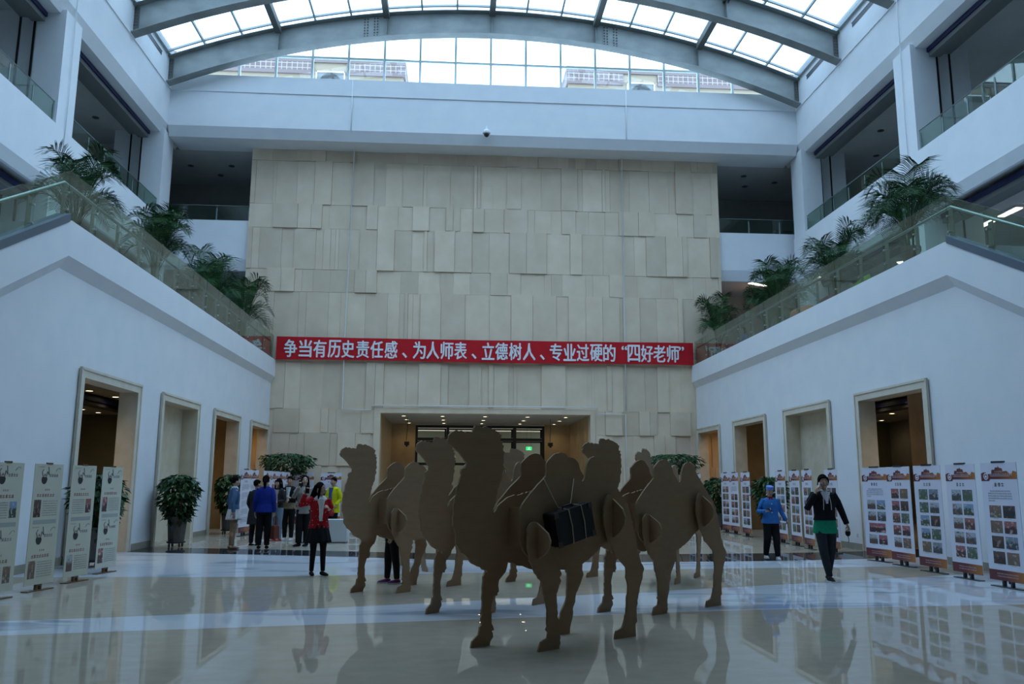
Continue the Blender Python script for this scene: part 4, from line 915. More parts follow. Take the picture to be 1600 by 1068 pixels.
for kind, seed, x, y, rz, lab in (
    ('textwide', 11, 8.85, 17.28, -80, 'display stand with long text block, farthest of the five nearest on the right'),
    ('five', 12, 8.84, 16.30, -87, 'photo display stand second of the five nearest on the right, reddish hall photos'),
    ('five', 13, 8.76, 15.13, -86, 'photo display stand third of the five nearest on the right, blocking the near door edge'),
    ('five', 14, 8.74, 14.06, -88, 'photo display stand fourth of the five nearest on the right'),
    ('textfour', 15, 8.62, 12.84, -86, 'photo display stand at the right edge with a short text above four photo rows'),
    ('five', 16, 8.62, 11.68, -86, 'photo display stand cut off by the right edge of the picture'),
    ('four', 17, 8.95, 27.45, -89, 'photo display stand ending in one wide photo, left one of a touching pair'),
    ('textfour', 18, 8.96, 26.62, -89, 'narrow looking photo display stand with text on top, right one of a touching pair'),
    ('five', 19, 8.92, 25.43, -90, 'photo display stand alone in front of a potted bush by the far right doorway'),
    ('five', 20, 8.93, 22.67, -92, 'photo display stand right behind the person in the blue cap'),
    ('five', 21, 8.90, 21.62, -94, 'photo display stand between the blue capped person and the woman in the black jacket'),
    ('five', 22, 8.78, 20.55, -96, 'photo display stand immediately left of the woman in the black jacket'),
    ('five', 23, 8.94, 19.55, -94, 'photo display stand half hidden behind the woman in the black jacket'),
    ('five', 24, 8.9, 31.4, -88, 'photo display stand behind the right camel rump, close to the end wall'),
    ('four', 25, 8.9, 30.5, -88, 'photo display stand second from the end wall on the right'),
    ('longtext', 26, -6.2, 25.6, 82, 'display stand full of fine text behind the person in the dark coat'),
    ('longtext', 27, -6.2, 26.6, 84, 'text filled display stand farther from the camera than its twin by the denim jacket'),
    ('five', 28, -6.15, 28.2, 86, 'first of four edge-on display stands behind the man in the black jacket'),
    ('five', 29, -6.15, 29.3, 86, 'second of four edge-on display stands behind the man in the black jacket'),
    ('five', 30, -6.15, 30.4, 86, 'third of four edge-on display stands behind the man in the black jacket'),
    ('five', 31, -6.15, 31.5, 86, 'last of four edge-on display stands, closest to the end wall'),
    ('textfour', 32, -5.9, 33.5, 0, 'display stand facing the camera at the end wall, left of the woman with raised phone'),
    ('textfour', 33, -4.84, 33.5, 0, 'display stand facing the camera behind the person in the yellow coat'),
    ('five', 34, -3.78, 33.5, 0, 'display stand facing the camera at the end wall, half hidden by the leftmost camel')):
    place_red(kind, seed, x, y, rz, lab)
for seed, x, y, rz, lab in ((41, -6.12, 12.0, 77, 'cream display stand cut off by the left edge of the picture'), (42, -6.03, 12.99, 77, 'cream display stand second from the left edge, in front of plain white wall'),
                        (43, -5.97, 14.05, 78, 'cream display stand third from the left edge, just before the doorway'), (44, -6.05, 15.4, 79, 'cream display stand fourth from the left edge, in front of the doorway')):
    o = cream_stand(seed, lab); o.location = (x, y, 0); o.rotation_euler = (0, 0, D(rz))

# low grey plinth behind the woman in red
t = thing('plinth', 'low long grey display plinth behind the woman in the red cardigan', 'plinth', (-3.42, 22.9, 0))
m = MB(); m.box(-0.6, 0.6, -0.25, 0.25, 0.03, 0.60); m.build('body', 'grey_paint', t); m = MB(); m.box(-0.58, 0.58, -0.23, 0.23, 0, 0.03); m.build('toe_kick', 'shutter_grey', t)

# ------------------------------------------------------------------ people
mat('skin', (0.40, 0.235, 0.165), 0.55); mat('skin_pale', (0.48, 0.31, 0.235), 0.55); mat('hair_black', (0.007, 0.006, 0.006), 0.9, spec=0.03); mat('hair_brown', (0.03, 0.02, 0.015), 0.65, spec=0.15)
mat('eye_white', (0.6, 0.6, 0.6), 0.3); mat('eye_dark', (0.01, 0.008, 0.008), 0.2); mat('lip', (0.33, 0.10, 0.09), 0.5)
CL = {'red': (0.36, 0.012, 0.02), 'white': (0.62, 0.62, 0.64), 'black': (0.010, 0.010, 0.012), 'denim': (0.07, 0.13, 0.24), 'tan': (0.30, 0.22, 0.15), 'charcoal': (0.028, 0.03, 0.032), 'royal': (0.012, 0.028, 0.22),
      'jeans': (0.16, 0.22, 0.30), 'khaki': (0.28, 0.22, 0.14), 'greywarm': (0.30, 0.28, 0.26), 'yellow': (0.56, 0.56, 0.012), 'green': (0.012, 0.24, 0.13), 'blue': (0.035, 0.15, 0.42), 'cap': (0.16, 0.24, 0.62), 'purple': (0.13, 0.03, 0.13),
      'navy': (0.012, 0.014, 0.03), 'pinkish': (0.42, 0.30, 0.32), 'darkjean': (0.025, 0.028, 0.034), 'scarf': (0.20, 0.02, 0.03), 'bagred': (0.12, 0.035, 0.025), 'check': (0.05, 0.09, 0.25), 'sole': (0.5, 0.5, 0.5), 'shoe_red': (0.3, 0.03, 0.03)}
for k, c in CL.items(): noisy('cloth_' + k, tuple(x*0.9 for x in c), tuple(min(1, x*1.1) for x in c), 30, 0.85, 2, spec=0.15)
def dots_mat():
    m = mat('cloth_reddots', CL['red'], 0.85, spec=0.15); n, l = nodes(m); b = n['Principled BSDF']
    tc = n.new('ShaderNodeTexCoord'); v = n.new('ShaderNodeTexVoronoi'); v.inputs['Scale'].default_value = 22; cr = n.new('ShaderNodeValToRGB'); cr.color_ramp.interpolation = 'CONSTANT'
    cr.color_ramp.elements[0].color = (0.6, 0.5, 0.5, 1); cr.color_ramp.elements[1].color = (*CL['red'], 1); cr.color_ramp.elements[1].position = 0.16
    l.new(tc.outputs['Object'], v.inputs['Vector']); l.new(v.outputs['Distance'], cr.inputs['Fac']); l.new(cr.outputs['Color'], b.inputs['Base Color'])
dots_mat()

def remesh(mb, name, m, parent, voxel=0.009, smooth=4):
    o = mb.build('tmp', m, None, fix=True)
    r = o.modifiers.new('r', 'REMESH'); r.mode = 'VOXEL'; r.voxel_size = voxel; r.use_smooth_shade = True
    if smooth: s = o.modifiers.new('s', 'SMOOTH'); s.factor = 0.5; s.iterations = smooth
    bpy.context.view_layer.update()
    me = bpy.data.meshes.new_from_object(o.evaluated_get(bpy.context.evaluated_depsgraph_get())); me.name = name
    old = o.data; bpy.data.objects.remove(o); bpy.data.meshes.remove(old)
    me.materials.clear(); me.materials.append(M[m])
    me.polygons.foreach_set('use_smooth', [True]*len(me.polygons)); me.polygons.foreach_set('material_index', [0]*len(me.polygons))
    n = bpy.data.objects.new(name, me); COL.objects.link(n); n.parent = parent
    return n
def V(*a): return Vector(a)
def hand(mb, wrist, f, nrm, side, curl=0.5, s=1.0):
    f = f.normalized(); nrm = (nrm - f*nrm.dot(f)).normalized(); sd = f.cross(nrm)*side
    rot = Matrix((sd, f, nrm)).transposed()
    mb.ell(wrist + f*0.045*s, (0.036*s, 0.050*s, 0.015*s), rot, 12, 8)
    for i, L in enumerate((0.90, 1.0, 0.95, 0.76)):
        p = wrist + f*0.082*s + sd*(1.5 - i)*0.0195*s; pts = [p]; a = 0
        for k, seg in enumerate((0.040, 0.027, 0.021)):
            a += curl*(0.7, 0.9, 0.6)[k]; p = p + (f*math.cos(a) + nrm*math.sin(a))*seg*L*s; pts.append(p)
        mb.tube(pts, [0.0095*s, 0.009*s, 0.0085*s, 0.006*s], 8)
    b = wrist + f*0.022*s + sd*0.030*s; d1 = (f*0.62 + sd*0.68 + nrm*0.30).normalized(); d2 = (f*0.85 + sd*0.15 + nrm*0.5).normalized()
    mb.tube([b, b + d1*0.040*s, b + d1*0.040*s + d2*0.034*s], [0.0125*s, 0.0105*s, 0.007*s], 8)
    return wrist + f*0.085*s + nrm*0.028*s
def person(label, pos, rz, H, pose, outfit, skin='skin', hair='hair_black', head_turn=0, head_tilt=0):
    t = thing('person', label, 'person', (pos[0], pos[1], pos[2] if len(pos) > 2 else 0), D(rz)); k = H/1.7
    J = {'hl': V(.088, 0, .88), 'hr': V(-.088, 0, .88), 'kl': V(.092, -.01, .47), 'kr': V(-.092, -.01, .47), 'al': V(.092, .015, .08), 'ar': V(-.092, .015, .08),
         'sl': V(.165, .005, 1.385), 'sr': V(-.165, .005, 1.385), 'el': V(.215, .03, 1.10), 'er': V(-.215, .03, 1.10), 'wl': V(.225, -.04, .85), 'wr': V(-.225, -.04, .85), 'head': V(0, -.02, 1.585), 'neck': V(0, .012, 1.43)}
    J.update({a: V(*b) for a, b in pose.items() if a in J})
    J = {a: b*k for a, b in J.items()}
    hm = Matrix.Rotation(D(head_turn), 3, 'Z') @ Matrix.Rotation(D(head_tilt), 3, 'X')
    hc = J['head']; hp = lambda x, y, z: hc + hm @ (V(x, y, z)*k)
    b = MB()
    b.ell(hc + hm @ V(0, .012, .012)*k, (.075*k, .092*k, .105*k), hm, 18, 12); b.ell(hp(0, -.022, -.045), (.055*k, .062*k, .068*k), hm, 16, 10)
    b.ell(hp(0, -.028, -.095), (.03*k, .028*k, .022*k), hm, 12, 8)
    b.tube([hp(0, -.078, .02), hp(0, -.098, -.018), hp(0, -.088, -.03)], [.009*k, .015*k, .013*k], 8)
    for s in (-1, 1): b.ell(hp(s*.076, .012, -.01), (.012*k, .02*k, .032*k), hm, 8, 6); b.ell(hp(s*.045, -.06, -.03), (.024*k, .02*k, .024*k), hm, 8, 6)
    b.tube([J['neck'] + V(0, 0, -.05)*k, J['neck'] + V(0, -.005, .03)*k, hc + V(0, .012, -.06)*k], [.06*k, .05*k, .052*k], 12)
    tor = [(1.43, .10, .06, .012), (1.39, .155, .082, .01), (1.30, .165, .10, 0), (1.18, .150, .098, -.005), (1.05, .132, .09, 0), (.96, .15, .10, .005), (.86, .162, .108, .012), (.80, .14, .10, .01)]
    def rings(tb, seg=20, kx=1): return [[V(rx*kx*math.cos(2*PI*i/seg), cy + ry*kx*math.sin(2*PI*i/seg), z)*k for i in range(seg)] for z, rx, ry, cy in tb]
    b.loft(rings(tor))
    for s in 'lr':
        b.tube([J['h' + s], J['h' + s].lerp(J['k' + s], .5), J['k' + s], J['k' + s].lerp(J['a' + s], .35) + V(0, .012, 0)*k, J['a' + s]], [.085*k, .074*k, .052*k, .05*k, .034*k], 12)
        fd = V(0, -1, 0); fd = V(*pose.get('f' + s, (0, -1, 0))).normalized()
        b.tube([J['a' + s] + V(0, 0, -.035)*k - fd*.04*k, J['a' + s] + V(0, 0, -.045)*k + fd*.06*k, J['a' + s] + V(0, 0, -.055)*k + fd*.13*k], [(.03*k, .034*k), (.036*k, .026*k), (.03*k, .016*k)], 10)
        b.tube([J['s' + s], J['s' + s].lerp(J['e' + s], .5), J['e' + s], J['e' + s].lerp(J['w' + s], .4), J['w' + s]], [.052*k, .045*k, .038*k, .036*k, .026*k], 12)
    grips = {}
    for s, sg in (('l', 1), ('r', -1)):
        f = (J['w' + s] - J['e' + s]).normalized(); f = V(*pose['hd' + s]).normalized() if 'hd' + s in pose else f
        nm = V(*pose['pn' + s]) if 'pn' + s in pose else V(-sg, -0.1, 0)
        thumb = pose.get('th' + s, 1 if s == 'l' else -1)
        grips[s] = hand(b, J['w' + s], f, nm, thumb, pose.get('curl' + s, 0.45), k)
    remesh(b, 'body', skin, t, 0.0075, 3)
    # face details
    for s in (-1, 1):
        e = MB(); e.ell(hp(s*.03, -.076, .012), (.0135*k, .008*k, .0075*k), hm, 10, 6, 0); e.ell(hp(s*.03, -.0825, .012), (.0065*k, .004*k, .0068*k), hm, 8, 6, 1); e.build('eye', ['eye_white', 'eye_dark'], t, smooth=True)
        e = MB(); e.tube([hp(s*.014, -.084, .032), hp(s*.032, -.083, .037), hp(s*.048, -.072, .031)], [.003*k, .0042*k, .0025*k], 6); e.build('eyebrow', hair, t)
    e = MB(); e.tube([hp(-.024, -.078, -.058), hp(0, -.087, -.056), hp(.024, -.078, -.058)], [.003*k, .0065*k, .003*k], 8); e.build('mouth', 'lip', t, smooth=True)
    # hair
    h = MB(); st = outfit.get('hair', 'short')
    h.ell(hc + hm @ V(0, .026, .032)*k, (.083*k, .094*k, .102*k), hm, 18, 12)
    if st == 'bun': h.ell(hp(0, .125, .035), (.05*k, .05*k, .05*k), hm)
    if st == 'tied': h.tube([hp(0, .10, .03), hp(0, .15, -.02), hp(0, .14, -.12), hp(0, .11, -.2)], [.04*k, .042*k, .036*k, .012*k], 10)
    if st in ('long', 'bangs'):
        h.tube([hp(0, .05, .05), hp(0, .07, -.06), hp(0, .085, -.17), hp(0, .08, -.27)], [(.085*k, .06*k), (.10*k, .05*k), (.115*k, .04*k), (.09*k, .02*k)], 14)
        for s in (-1, 1): h.tube([hp(s*.06, -.02, .08), hp(s*.08, -.02, .0), hp(s*.085, -.02, -.1), hp(s*.09, -.03, -.2)], [.022*k, .026*k, .028*k, .012*k], 8)
    if st == 'back':
        h.tube([hp(-.055, -.045, .068), hp(0, -.068, .082), hp(.055, -.045, .068)], [.016*k, .016*k, .016*k], 8); h.ell(hp(0, .075, .085), (.045*k, .04*k, .035*k), hm)
        for s in (-1, 1): h.tube([hp(s*.055, -.04, .07), hp(s*.078, -.01, .02), hp(s*.075, .03, -.05)], [.018*k, .018*k, .02*k], 8)
    if st == 'bangs': h.tube([hp(-.06, -.05, .055), hp(0, -.082, .055), hp(.06, -.05, .055)], [.02*k, .018*k, .02*k], 8)
    if st == 'short' or st == 'tied': h.tube([hp(-.065, -.035, .07), hp(0, -.066, .085), hp(.065, -.035, .07)], [.018*k, .02*k, .018*k], 8)
    if st != 'cap': remesh(h, 'hair', hair, t, 0.009, 2)
    # clothes
    def arms(mb, r0, r1, upto=0.93):
        for s in 'lr':
            w = J['e' + s].lerp(J['w' + s], upto)
            mb.tube([J['s' + s] + V(-.03 if s == 'l' else .03, 0, .008)*k, J['s' + s].lerp(J['e' + s], .5), J['e' + s], w], [r0*1.12*k, r0*k, (r0 + r1)/2*k, r1*k], 14)
    for g in outfit['wear']:
        kind, col = g[0], 'cloth_' + g[1]; mb = MB()
        if kind == 'top':                                  # name, colour, hem z, flare, sleeve length, part name
            hem, fl, slv, nm = g[2:6]
            tb = [(1.448, .085, .066, .014), (1.415, .135, .08, .012), (1.37, .178, .10, .008), (1.28, .182, .12, 0), (1.16, .168, .118, -.003), (1.04, .158, .112, 0), (.95, .172, .12, .006), (.85, .184, .128, .01), (.70, .188, .132, .01), (.55, .192, .136, .01)]
            sel = [r for r in tb if r[0] > hem + .02]; last = np.array([np.interp(hem, [r[0] for r in tb[::-1]], [r[i] for r in tb[::-1]]) for i in range(4)])
            sel.append((hem, last[1], last[2], last[3])); sc = g[6] if len(g) > 6 else 1.0
            sel = [(z, rx*sc + fl*max(0, 1.05 - z)/max(.05, 1.05 - hem), ry*sc + fl*max(0, 1.05 - z)/max(.05, 1.05 - hem), cy) for z, rx, ry, cy in sel]
            mb.loft(rings(sel, 24))
            if slv: arms(mb, .066, .045, slv)
            remesh(mb, nm, col, t, 0.010, 5)
        elif kind == 'trousers':
            r0, r1 = g[2], g[3]; w = 1 if len(g) < 5 else g[4]
            mb.loft(rings([(1.02, .145*w, .102*w, .004), (.93, .166*w, .115*w, .008), (.84, .172*w, .12*w, .012), (.78, .15*w, .108*w, .01)], 22))
            for s in 'lr': mb.tube([J['h' + s], J['h' + s].lerp(J['k' + s], .5), J['k' + s], J['k' + s].lerp(J['a' + s], .45) + V(0, .008, 0)*k, J['a' + s] + V(0, 0, .005)*k], [.094*k*w, .086*k*w, r0*k, (r0*.6 + r1*.4)*k, r1*k], 14)
            remesh(mb, g[5] if len(g) > 5 else 'trousers', col, t, 0.010, 4)
        elif kind == 'skirt':
            z0, fl = g[2], g[3]; seg = 72; rs = []
            for i in range(9):
                f = i/8; z = 1.03 - (1.03 - z0)*f; rx, ry = .150 + (.03 + fl)*f, .108 + (.03 + fl)*f; a = .012*f*(1 + fl*3)
                rs.append([V((rx + a*math.sin(12*2*PI*j/seg))*math.cos(2*PI*j/seg), .006 + (ry + a*math.sin(12*2*PI*j/seg))*math.sin(2*PI*j/seg), z)*k for j in range(seg)])
            rs += [[p*0.9 + V(0, 0, z0*k*.1 + .004) for p in rs[-1]]]
            mb.loft(rs); mb.build('skirt', col, t, smooth=True)
        elif kind == 'shoes':
            for s in 'lr':
                sh = MB(); fd = V(*pose.get('f' + s, (0, -1, 0))).normalized(); a = J['a' + s]; hgt = g[2] if len(g) > 2 else .06
                sh.tube([a + V(0, 0, -.038)*k - fd*.062*k, a + V(0, 0, -.036)*k - fd*.02*k, a + V(0, 0, -.045)*k + fd*.07*k, a + V(0, 0, -.056)*k + fd*.165*k], [(.032*k, .036*k), (.040*k, .042*k), (.044*k, .034*k), (.030*k, .018*k)], 14)
                if hgt > .06: sh.tube([a + V(0, 0, -.03)*k, a + V(0, 0, hgt)*k], [.044*k, .046*k], 12)
                so = remesh(sh, 'shoe', col, t, 0.008, 2)
                if len(g) > 3:
                    q = MB(); sd = V(-fd.y, fd.x, 0); q.loft([[a + fd*u*k + sd*w*k*c + V(0, 0, (zz - .08))*k for u, c in ((-.095, .4), (-.07, .8), (0, .8), (.08, 1), (.15, .75), (.178, .3)) for w in ((.044,) if 1 else ())] + [a + fd*u*k - sd*.044*k*c + V(0, 0, (zz - .08))*k for u, c in ((.178, .3), (.15, .75), (.08, 1), (0, .8), (-.07, .8), (-.095, .4))] for zz in (.0, .026)])
                    q.build('sole', 'cloth_' + g[3], so)
        elif kind == 'panel':                              # front opening shows the shirt below: tapered piece on the chest
            z0, z1, w0, w1, yy, nm = g[2:8]
            mb.loft([[V(x*w, -(yy - .02) if abs(x) < .99 else -(yy - .055), z)*k + V(0, -.018 if abs(x) < .6 else 0, 0) for x in (-1, -.5, 0, .5, 1)] + [V(x*w, -(yy - .09), z)*k for x in (1, .5, 0, -.5, -1)] for z, w in ((z0, w0), ((z0 + z1)/2, (w0 + w1)/2), (z1, w1))])
            mb.build(nm, col, t, smooth=False)
        elif kind == 'collar':
            rr = g[2]; n = 40
            mb.loft([[V(.0 + (r + .006*math.sin(9*2*PI*j/n))*math.cos(2*PI*j/n), .01 + (r*.85 + .006*math.sin(9*2*PI*j/n))*math.sin(2*PI*j/n), z)*k for j in range(n)] for r, z in ((.062, 1.47), (.085, 1.45), (rr, 1.41), (rr*1.02, 1.375), (rr*.9, 1.37))])
            mb.build(g[3], col, t, smooth=True)
        elif kind == 'cap':
            mb.loft([[hp(r*math.cos(2*PI*j/24), .012 + r*1.14*math.sin(2*PI*j/24), z) for j in range(24)] for r, z in ((.080, .045), (.084, .05), (.086, .10), (.08, .128), (.05, .142))]); mb.build('cap', col, t, smooth=False)
            hb = MB(); hb.ell(hp(0, .03, .0), (.078*k, .085*k, .07*k), hm); hb.build('hair', hair, t, smooth=True)
        elif kind == 'cords':
            for s in (-1, 1):
                c = MB(); c.tube([V(s*.05, -.118, 1.36)*k, V(s*.06, -.145, 1.25)*k, V(s*.065, -.142, 1.14)*k], .005*k, 6); c.build('drawstring', col, t)
        elif kind == 'buttons':
            for z in (1.30, 1.20, 1.10, 1.0):
                c = MB(); c.ell(V(0.0, -.128 if z > 1.05 else -.122, z)*k, (.011*k, .006*k, .011*k)); c.build('button', col, t)
    R = Matrix.Rotation(D(rz), 4, 'Z')
    wp = lambda q: (R @ q.to_4d()).to_3d() + V(pos[0], pos[1], 0)
    return t, {a: wp(q) for a, q in grips.items()}, R
def held_phone(at, rz, tilt, label, white=False):
    t = thing('phone', label, 'phone', at, D(rz)); t.rotation_euler = (D(tilt), 0, D(rz))
    m = MB(); m.box(-.036, .036, -.005, .005, -.07, .07); m.build('case', 'print_black' if not white else 'pipe_white', t)
    m = MB(); m.box(-.032, .032, -.0062, -.0052, -.06, .06); m.build('screen', 'eye_dark', t)
    return t

# woman in the red dotted cardigan
_, g1, _ = person('woman in a red dotted cardigan and black skirt raising one hand', (-2.32, 14.86), 22, 1.56,
    {'er': (-.36, -.02, 1.28), 'wr': (-.30, -.12, 1.50), 'hdr': (.12, -.1, 1), 'pnr': (.4, -1, 0), 'curlr': .9, 'el': (.22, -.02, 1.13), 'wl': (.12, -.24, 1.21), 'hdl': (-.4, -.5, .5), 'pnl': (-1, 0, 0), 'curll': 1.0, 'al': (.10, -.02, .08), 'ar': (-.095, .06, .08), 'fl': (.35, -1, 0), 'fr': (-.05, -1, 0)},
    {'hair': 'long', 'wear': [('top', 'white', .98, .0, 0, 'blouse', .96), ('top', 'reddots', .86, .012, .95, 'cardigan', 1.03), ('panel', 'white', 1.0, 1.40, .035, .07, .152, 'blouse_front'), ('collar', 'white', .135, 'ruffled_collar'), ('skirt', 'black', .60, .06), ('trousers', 'black', .058, .042, .93, 'tights'), ('shoes', 'black')]}, head_turn=48, head_tilt=6)
held_phone(g1['r'], 30, 0, 'dark phone in the raised hand of the woman in the red cardigan')
person('woman in a denim jacket and short white pleated skirt with a hair bun', (-5.27, 20.75), 118, 1.69,
    {'wl': (.21, .0, .86), 'wr': (-.22, .06, .86), 'el': (.22, .07, 1.1), 'er': (-.22, .09, 1.1)},
    {'hair': 'bun', 'wear': [('top', 'denim', .93, .01, .97, 'denim_jacket', 1.0), ('collar', 'white', .10, 'collar'), ('skirt', 'white', .68, .035), ('trousers', 'tan', .056, .04, .9, 'tights'), ('shoes', 'tan')]}, skin='skin_pale')
person('person in a knee length charcoal coat seen from behind, beside the royal blue jacket', (-4.92, 21.5), 160, 1.62, {'wl': (.2, -.1, .9), 'wr': (-.2, -.1, .9)},
    {'hair': 'short', 'wear': [('top', 'charcoal', .56, .03, .95, 'coat', 1.05), ('trousers', 'navy', .07, .055), ('shoes', 'black', .06, 'sole')]}, head_turn=-30)
_, g4, _ = person('person in a royal blue jacket and black trousers standing with back to the camera', (-4.55, 20.75), 183, 1.72, {'wr': (-.235, -.0, .84), 'curlr': 1.5},
    {'hair': 'tied', 'wear': [('top', 'royal', .84, .005, .97, 'jacket', 1.06), ('trousers', 'black', .085, .06), ('shoes', 'black')]})
t = thing('handbag', 'reddish brown flat handbag held low by the person in the royal blue jacket', 'handbag', (g4['r'][0] + .06, g4['r'][1] - .04, g4['r'][2] - 0.21), D(80))
m = MB(); m.loft([[(x*w, y*d, z) for x, y in ((-1, -1), (1, -1), (1, 1), (-1, 1))] for w, d, z in ((.15, .05, -.32), (.16, .05, -.30), (.15, .04, -.02), (.14, .02, 0))]); m.build('body', 'cloth_bagred', t)
for y in (-.02, .02):
    m = MB(); m.tube([(-.07, y, -.01), (-.06, y, .16), (0, y*.5, .21), (.06, y, .16), (.07, y, -.01)], .007, 6); m.build('handle', 'cloth_bagred', t)
person('woman with long black hair and fringe in light jeans, beside the man in black', (-4.72, 23.1), -28, 1.66,
    {'el': (.21, .0, 1.1), 'wl': (.08, -.2, 1.06), 'er': (-.21, .0, 1.1), 'wr': (-.06, -.22, 1.03), 'curll': 1.2, 'curlr': 1.2},
    {'hair': 'bangs', 'wear': [('top', 'charcoal', .92, .0, .8, 'cardigan', 1.02), ('panel', 'pinkish', .92, 1.40, .085, .08, .155, 'blouse_front'), ('trousers', 'jeans', .065, .05), ('shoes', 'shoe_red', .06, 'sole')]}, skin='skin_pale')
person('man in a black jacket over a khaki top with white shoes, facing the camera', (-4.52, 23.6), -8, 1.72,
    {'el': (.25, -.0, 1.12), 'wl': (.10, -.22, 1.13), 'er': (-.22, .0, 1.1), 'wr': (-.05, -.23, 1.05), 'curll': 1.3, 'curlr': 1.0, 'hdl': (-.6, -.3, .5)},
    {'hair': 'short', 'wear': [('top', 'khaki', .84, .0, 0, 'shirt', 1.03), ('top', 'black', 1.0, .0, .95, 'jacket', 1.10), ('panel', 'white', 1.05, 1.42, .035, .06, .17, 'shirt_front'), ('trousers', 'black', .075, .055), ('shoes', 'white', .06, 'sole')]}, head_turn=8)
_, g7, _ = person('woman with long dark hair and pale face holding up a phone behind the red cardigan', (-3.75, 21.5), 14, 1.73,
    {'er': (-.26, -.06, 1.18), 'wr': (-.14, -.24, 1.44), 'hdr': (-.05, -.2, 1), 'pnr': (.5, -.9, 0), 'curlr': 1.1, 'el': (.22, .0, 1.12), 'wl': (-.02, -.22, 1.08), 'curll': 1.2, 'fl': (-.6, -1, 0), 'fr': (-.9, -.7, 0)},
    {'hair': 'long', 'wear': [('top', 'greywarm', .78, .0, .92, 'tunic', 1.0), ('panel', 'white', 1.12, 1.43, .05, .07, .155, 'shirt_front'), ('trousers', 'black', .09, .075), ('shoes', 'black', .1)]}, skin='skin_pale', head_turn=-5)
held_phone(g7['r'], -10, 5, 'black phone raised beside the face of the woman with long dark hair')
person('person in a bright yellow coat behind the grey plinth', (-3.44, 24.4), -35, 1.70,
    {'el': (.25, .05, 1.1), 'wl': (.20, -.1, .93), 'er': (-.21, -.05, 1.12), 'wr': (-.1, -.24, 1.15), 'curll': 1.0},
    {'hair': 'short', 'wear': [('top', 'yellow', .72, .02, .95, 'coat', 1.05), ('panel', 'check', 1.05, 1.42, .06, .06, .165, 'checked_shirt'), ('trousers', 'black', .07, .055), ('shoes', 'black')]})
person('person in black trousers and purple sneakers mostly hidden behind the leftmost camel', (-0.98, 13.70), -78, 1.52,
    {'al': (.085, .09, .08), 'kl': (.09, .05, .47), 'ar': (-.085, -.06, .08), 'kr': (-.09, -.05, .47)},
    {'hair': 'short', 'wear': [('top', 'charcoal', .86, .0, .95, 'jacket', 1.0), ('trousers', 'black', .072, .052), ('shoes', 'purple', .06, 'sole')]})
_, g10, _ = person('person in a blue buttoned jacket and blue cap walking towards the camera', (6.73, 17.7), -4, 1.52,
    {'er': (-.27, .03, 1.12), 'wr': (-.17, -.23, 1.13), 'hdr': (.75, -.5, .1), 'pnr': (.1, -.2, 1), 'curlr': .9, 'thr': 1, 'el': (.26, .03, 1.12), 'wl': (.36, -.03, .90), 'kr': (-.10, .0, .47), 'ar': (-.11, .14, .10), 'kl': (.10, -.05, .47), 'al': (.115, -.05, .08)},
    {'hair': 'cap', 'wear': [('top', 'blue', .84, .02, .96, 'jacket', 1.12), ('collar', 'scarf', .11, 'scarf'), ('trousers', 'black', .088, .062, 1.08), ('shoes', 'white', .06, 'sole'), ('cap', 'cap'), ('buttons', 'white')]}, head_tilt=14)
held_phone(g10['r'], 20, -65, 'black phone held at chest height by the person in the blue cap')
_, g11, _ = person('woman in a black hooded jacket over a green tunic, phone at her ear', (6.17, 13.8), -3, 1.73,
    {'er': (-.30, -.02, 1.14), 'wr': (-.165, -.10, 1.41), 'hdr': (.30, -.05, 1), 'pnr': (1, .2, 0), 'curlr': .9, 'el': (.28, .02, 1.14), 'wl': (.345, -.04, .90), 'curll': 1.2, 'kl': (.075, -.0, .47), 'al': (.05, .11, .09), 'kr': (-.075, -.08, .47), 'ar': (-.01, -.10, .08)},
    {'hair': 'back', 'wear': [('top', 'green', .76, .012, 0, 'tunic', 1.0), ('top', 'black', .97, .01, .96, 'hooded_jacket', 1.06), ('panel', 'white', 1.24, 1.43, .02, .075, .158, 'shirt_front'), ('collar', 'white', .10, 'collar'), ('cords', 'white'), ('trousers', 'darkjean', .072, .05), ('shoes', 'black', .06, 'sole')]}, head_turn=-4)
held_phone((g11['r'][0] + .01, g11['r'][1], g11['r'][2] + .03), 80, 8, 'phone held to the ear of the woman in the black hooded jacket', True)
t = thing('purse', 'small black purse with strap in the lowered hand of the woman in the green tunic', 'purse', (g11['l'][0], g11['l'][1], g11['l'][2] - .035), 0)
m = MB(); m.ell((0, 0, -.01), (.045, .03, .055)); m.build('pouch', 'cloth_black', t); m = MB(); m.tube([(0, 0, -.05), (.01, 0, -.12), (0, 0, -.17)], .006, 6); m.build('strap', 'cloth_black', t)

person('person with dark hair seated behind the right glass railing near the end wall', (11.0, 30.9, 5.87), -60, 1.66,
    {'kl': (.10, -.42, .86), 'kr': (-.10, -.42, .86), 'al': (.10, -.38, .50), 'ar': (-.10, -.40, .50), 'el': (.22, -.06, 1.12), 'wl': (.14, -.3, 1.0), 'er': (-.22, -.06, 1.12), 'wr': (-.14, -.3, 1.0)},
    {'hair': 'long', 'wear': [('top', 'denim', .86, 0, .95, 'jumper', 1.0), ('trousers', 'navy', .075, .055), ('shoes', 'black')]})
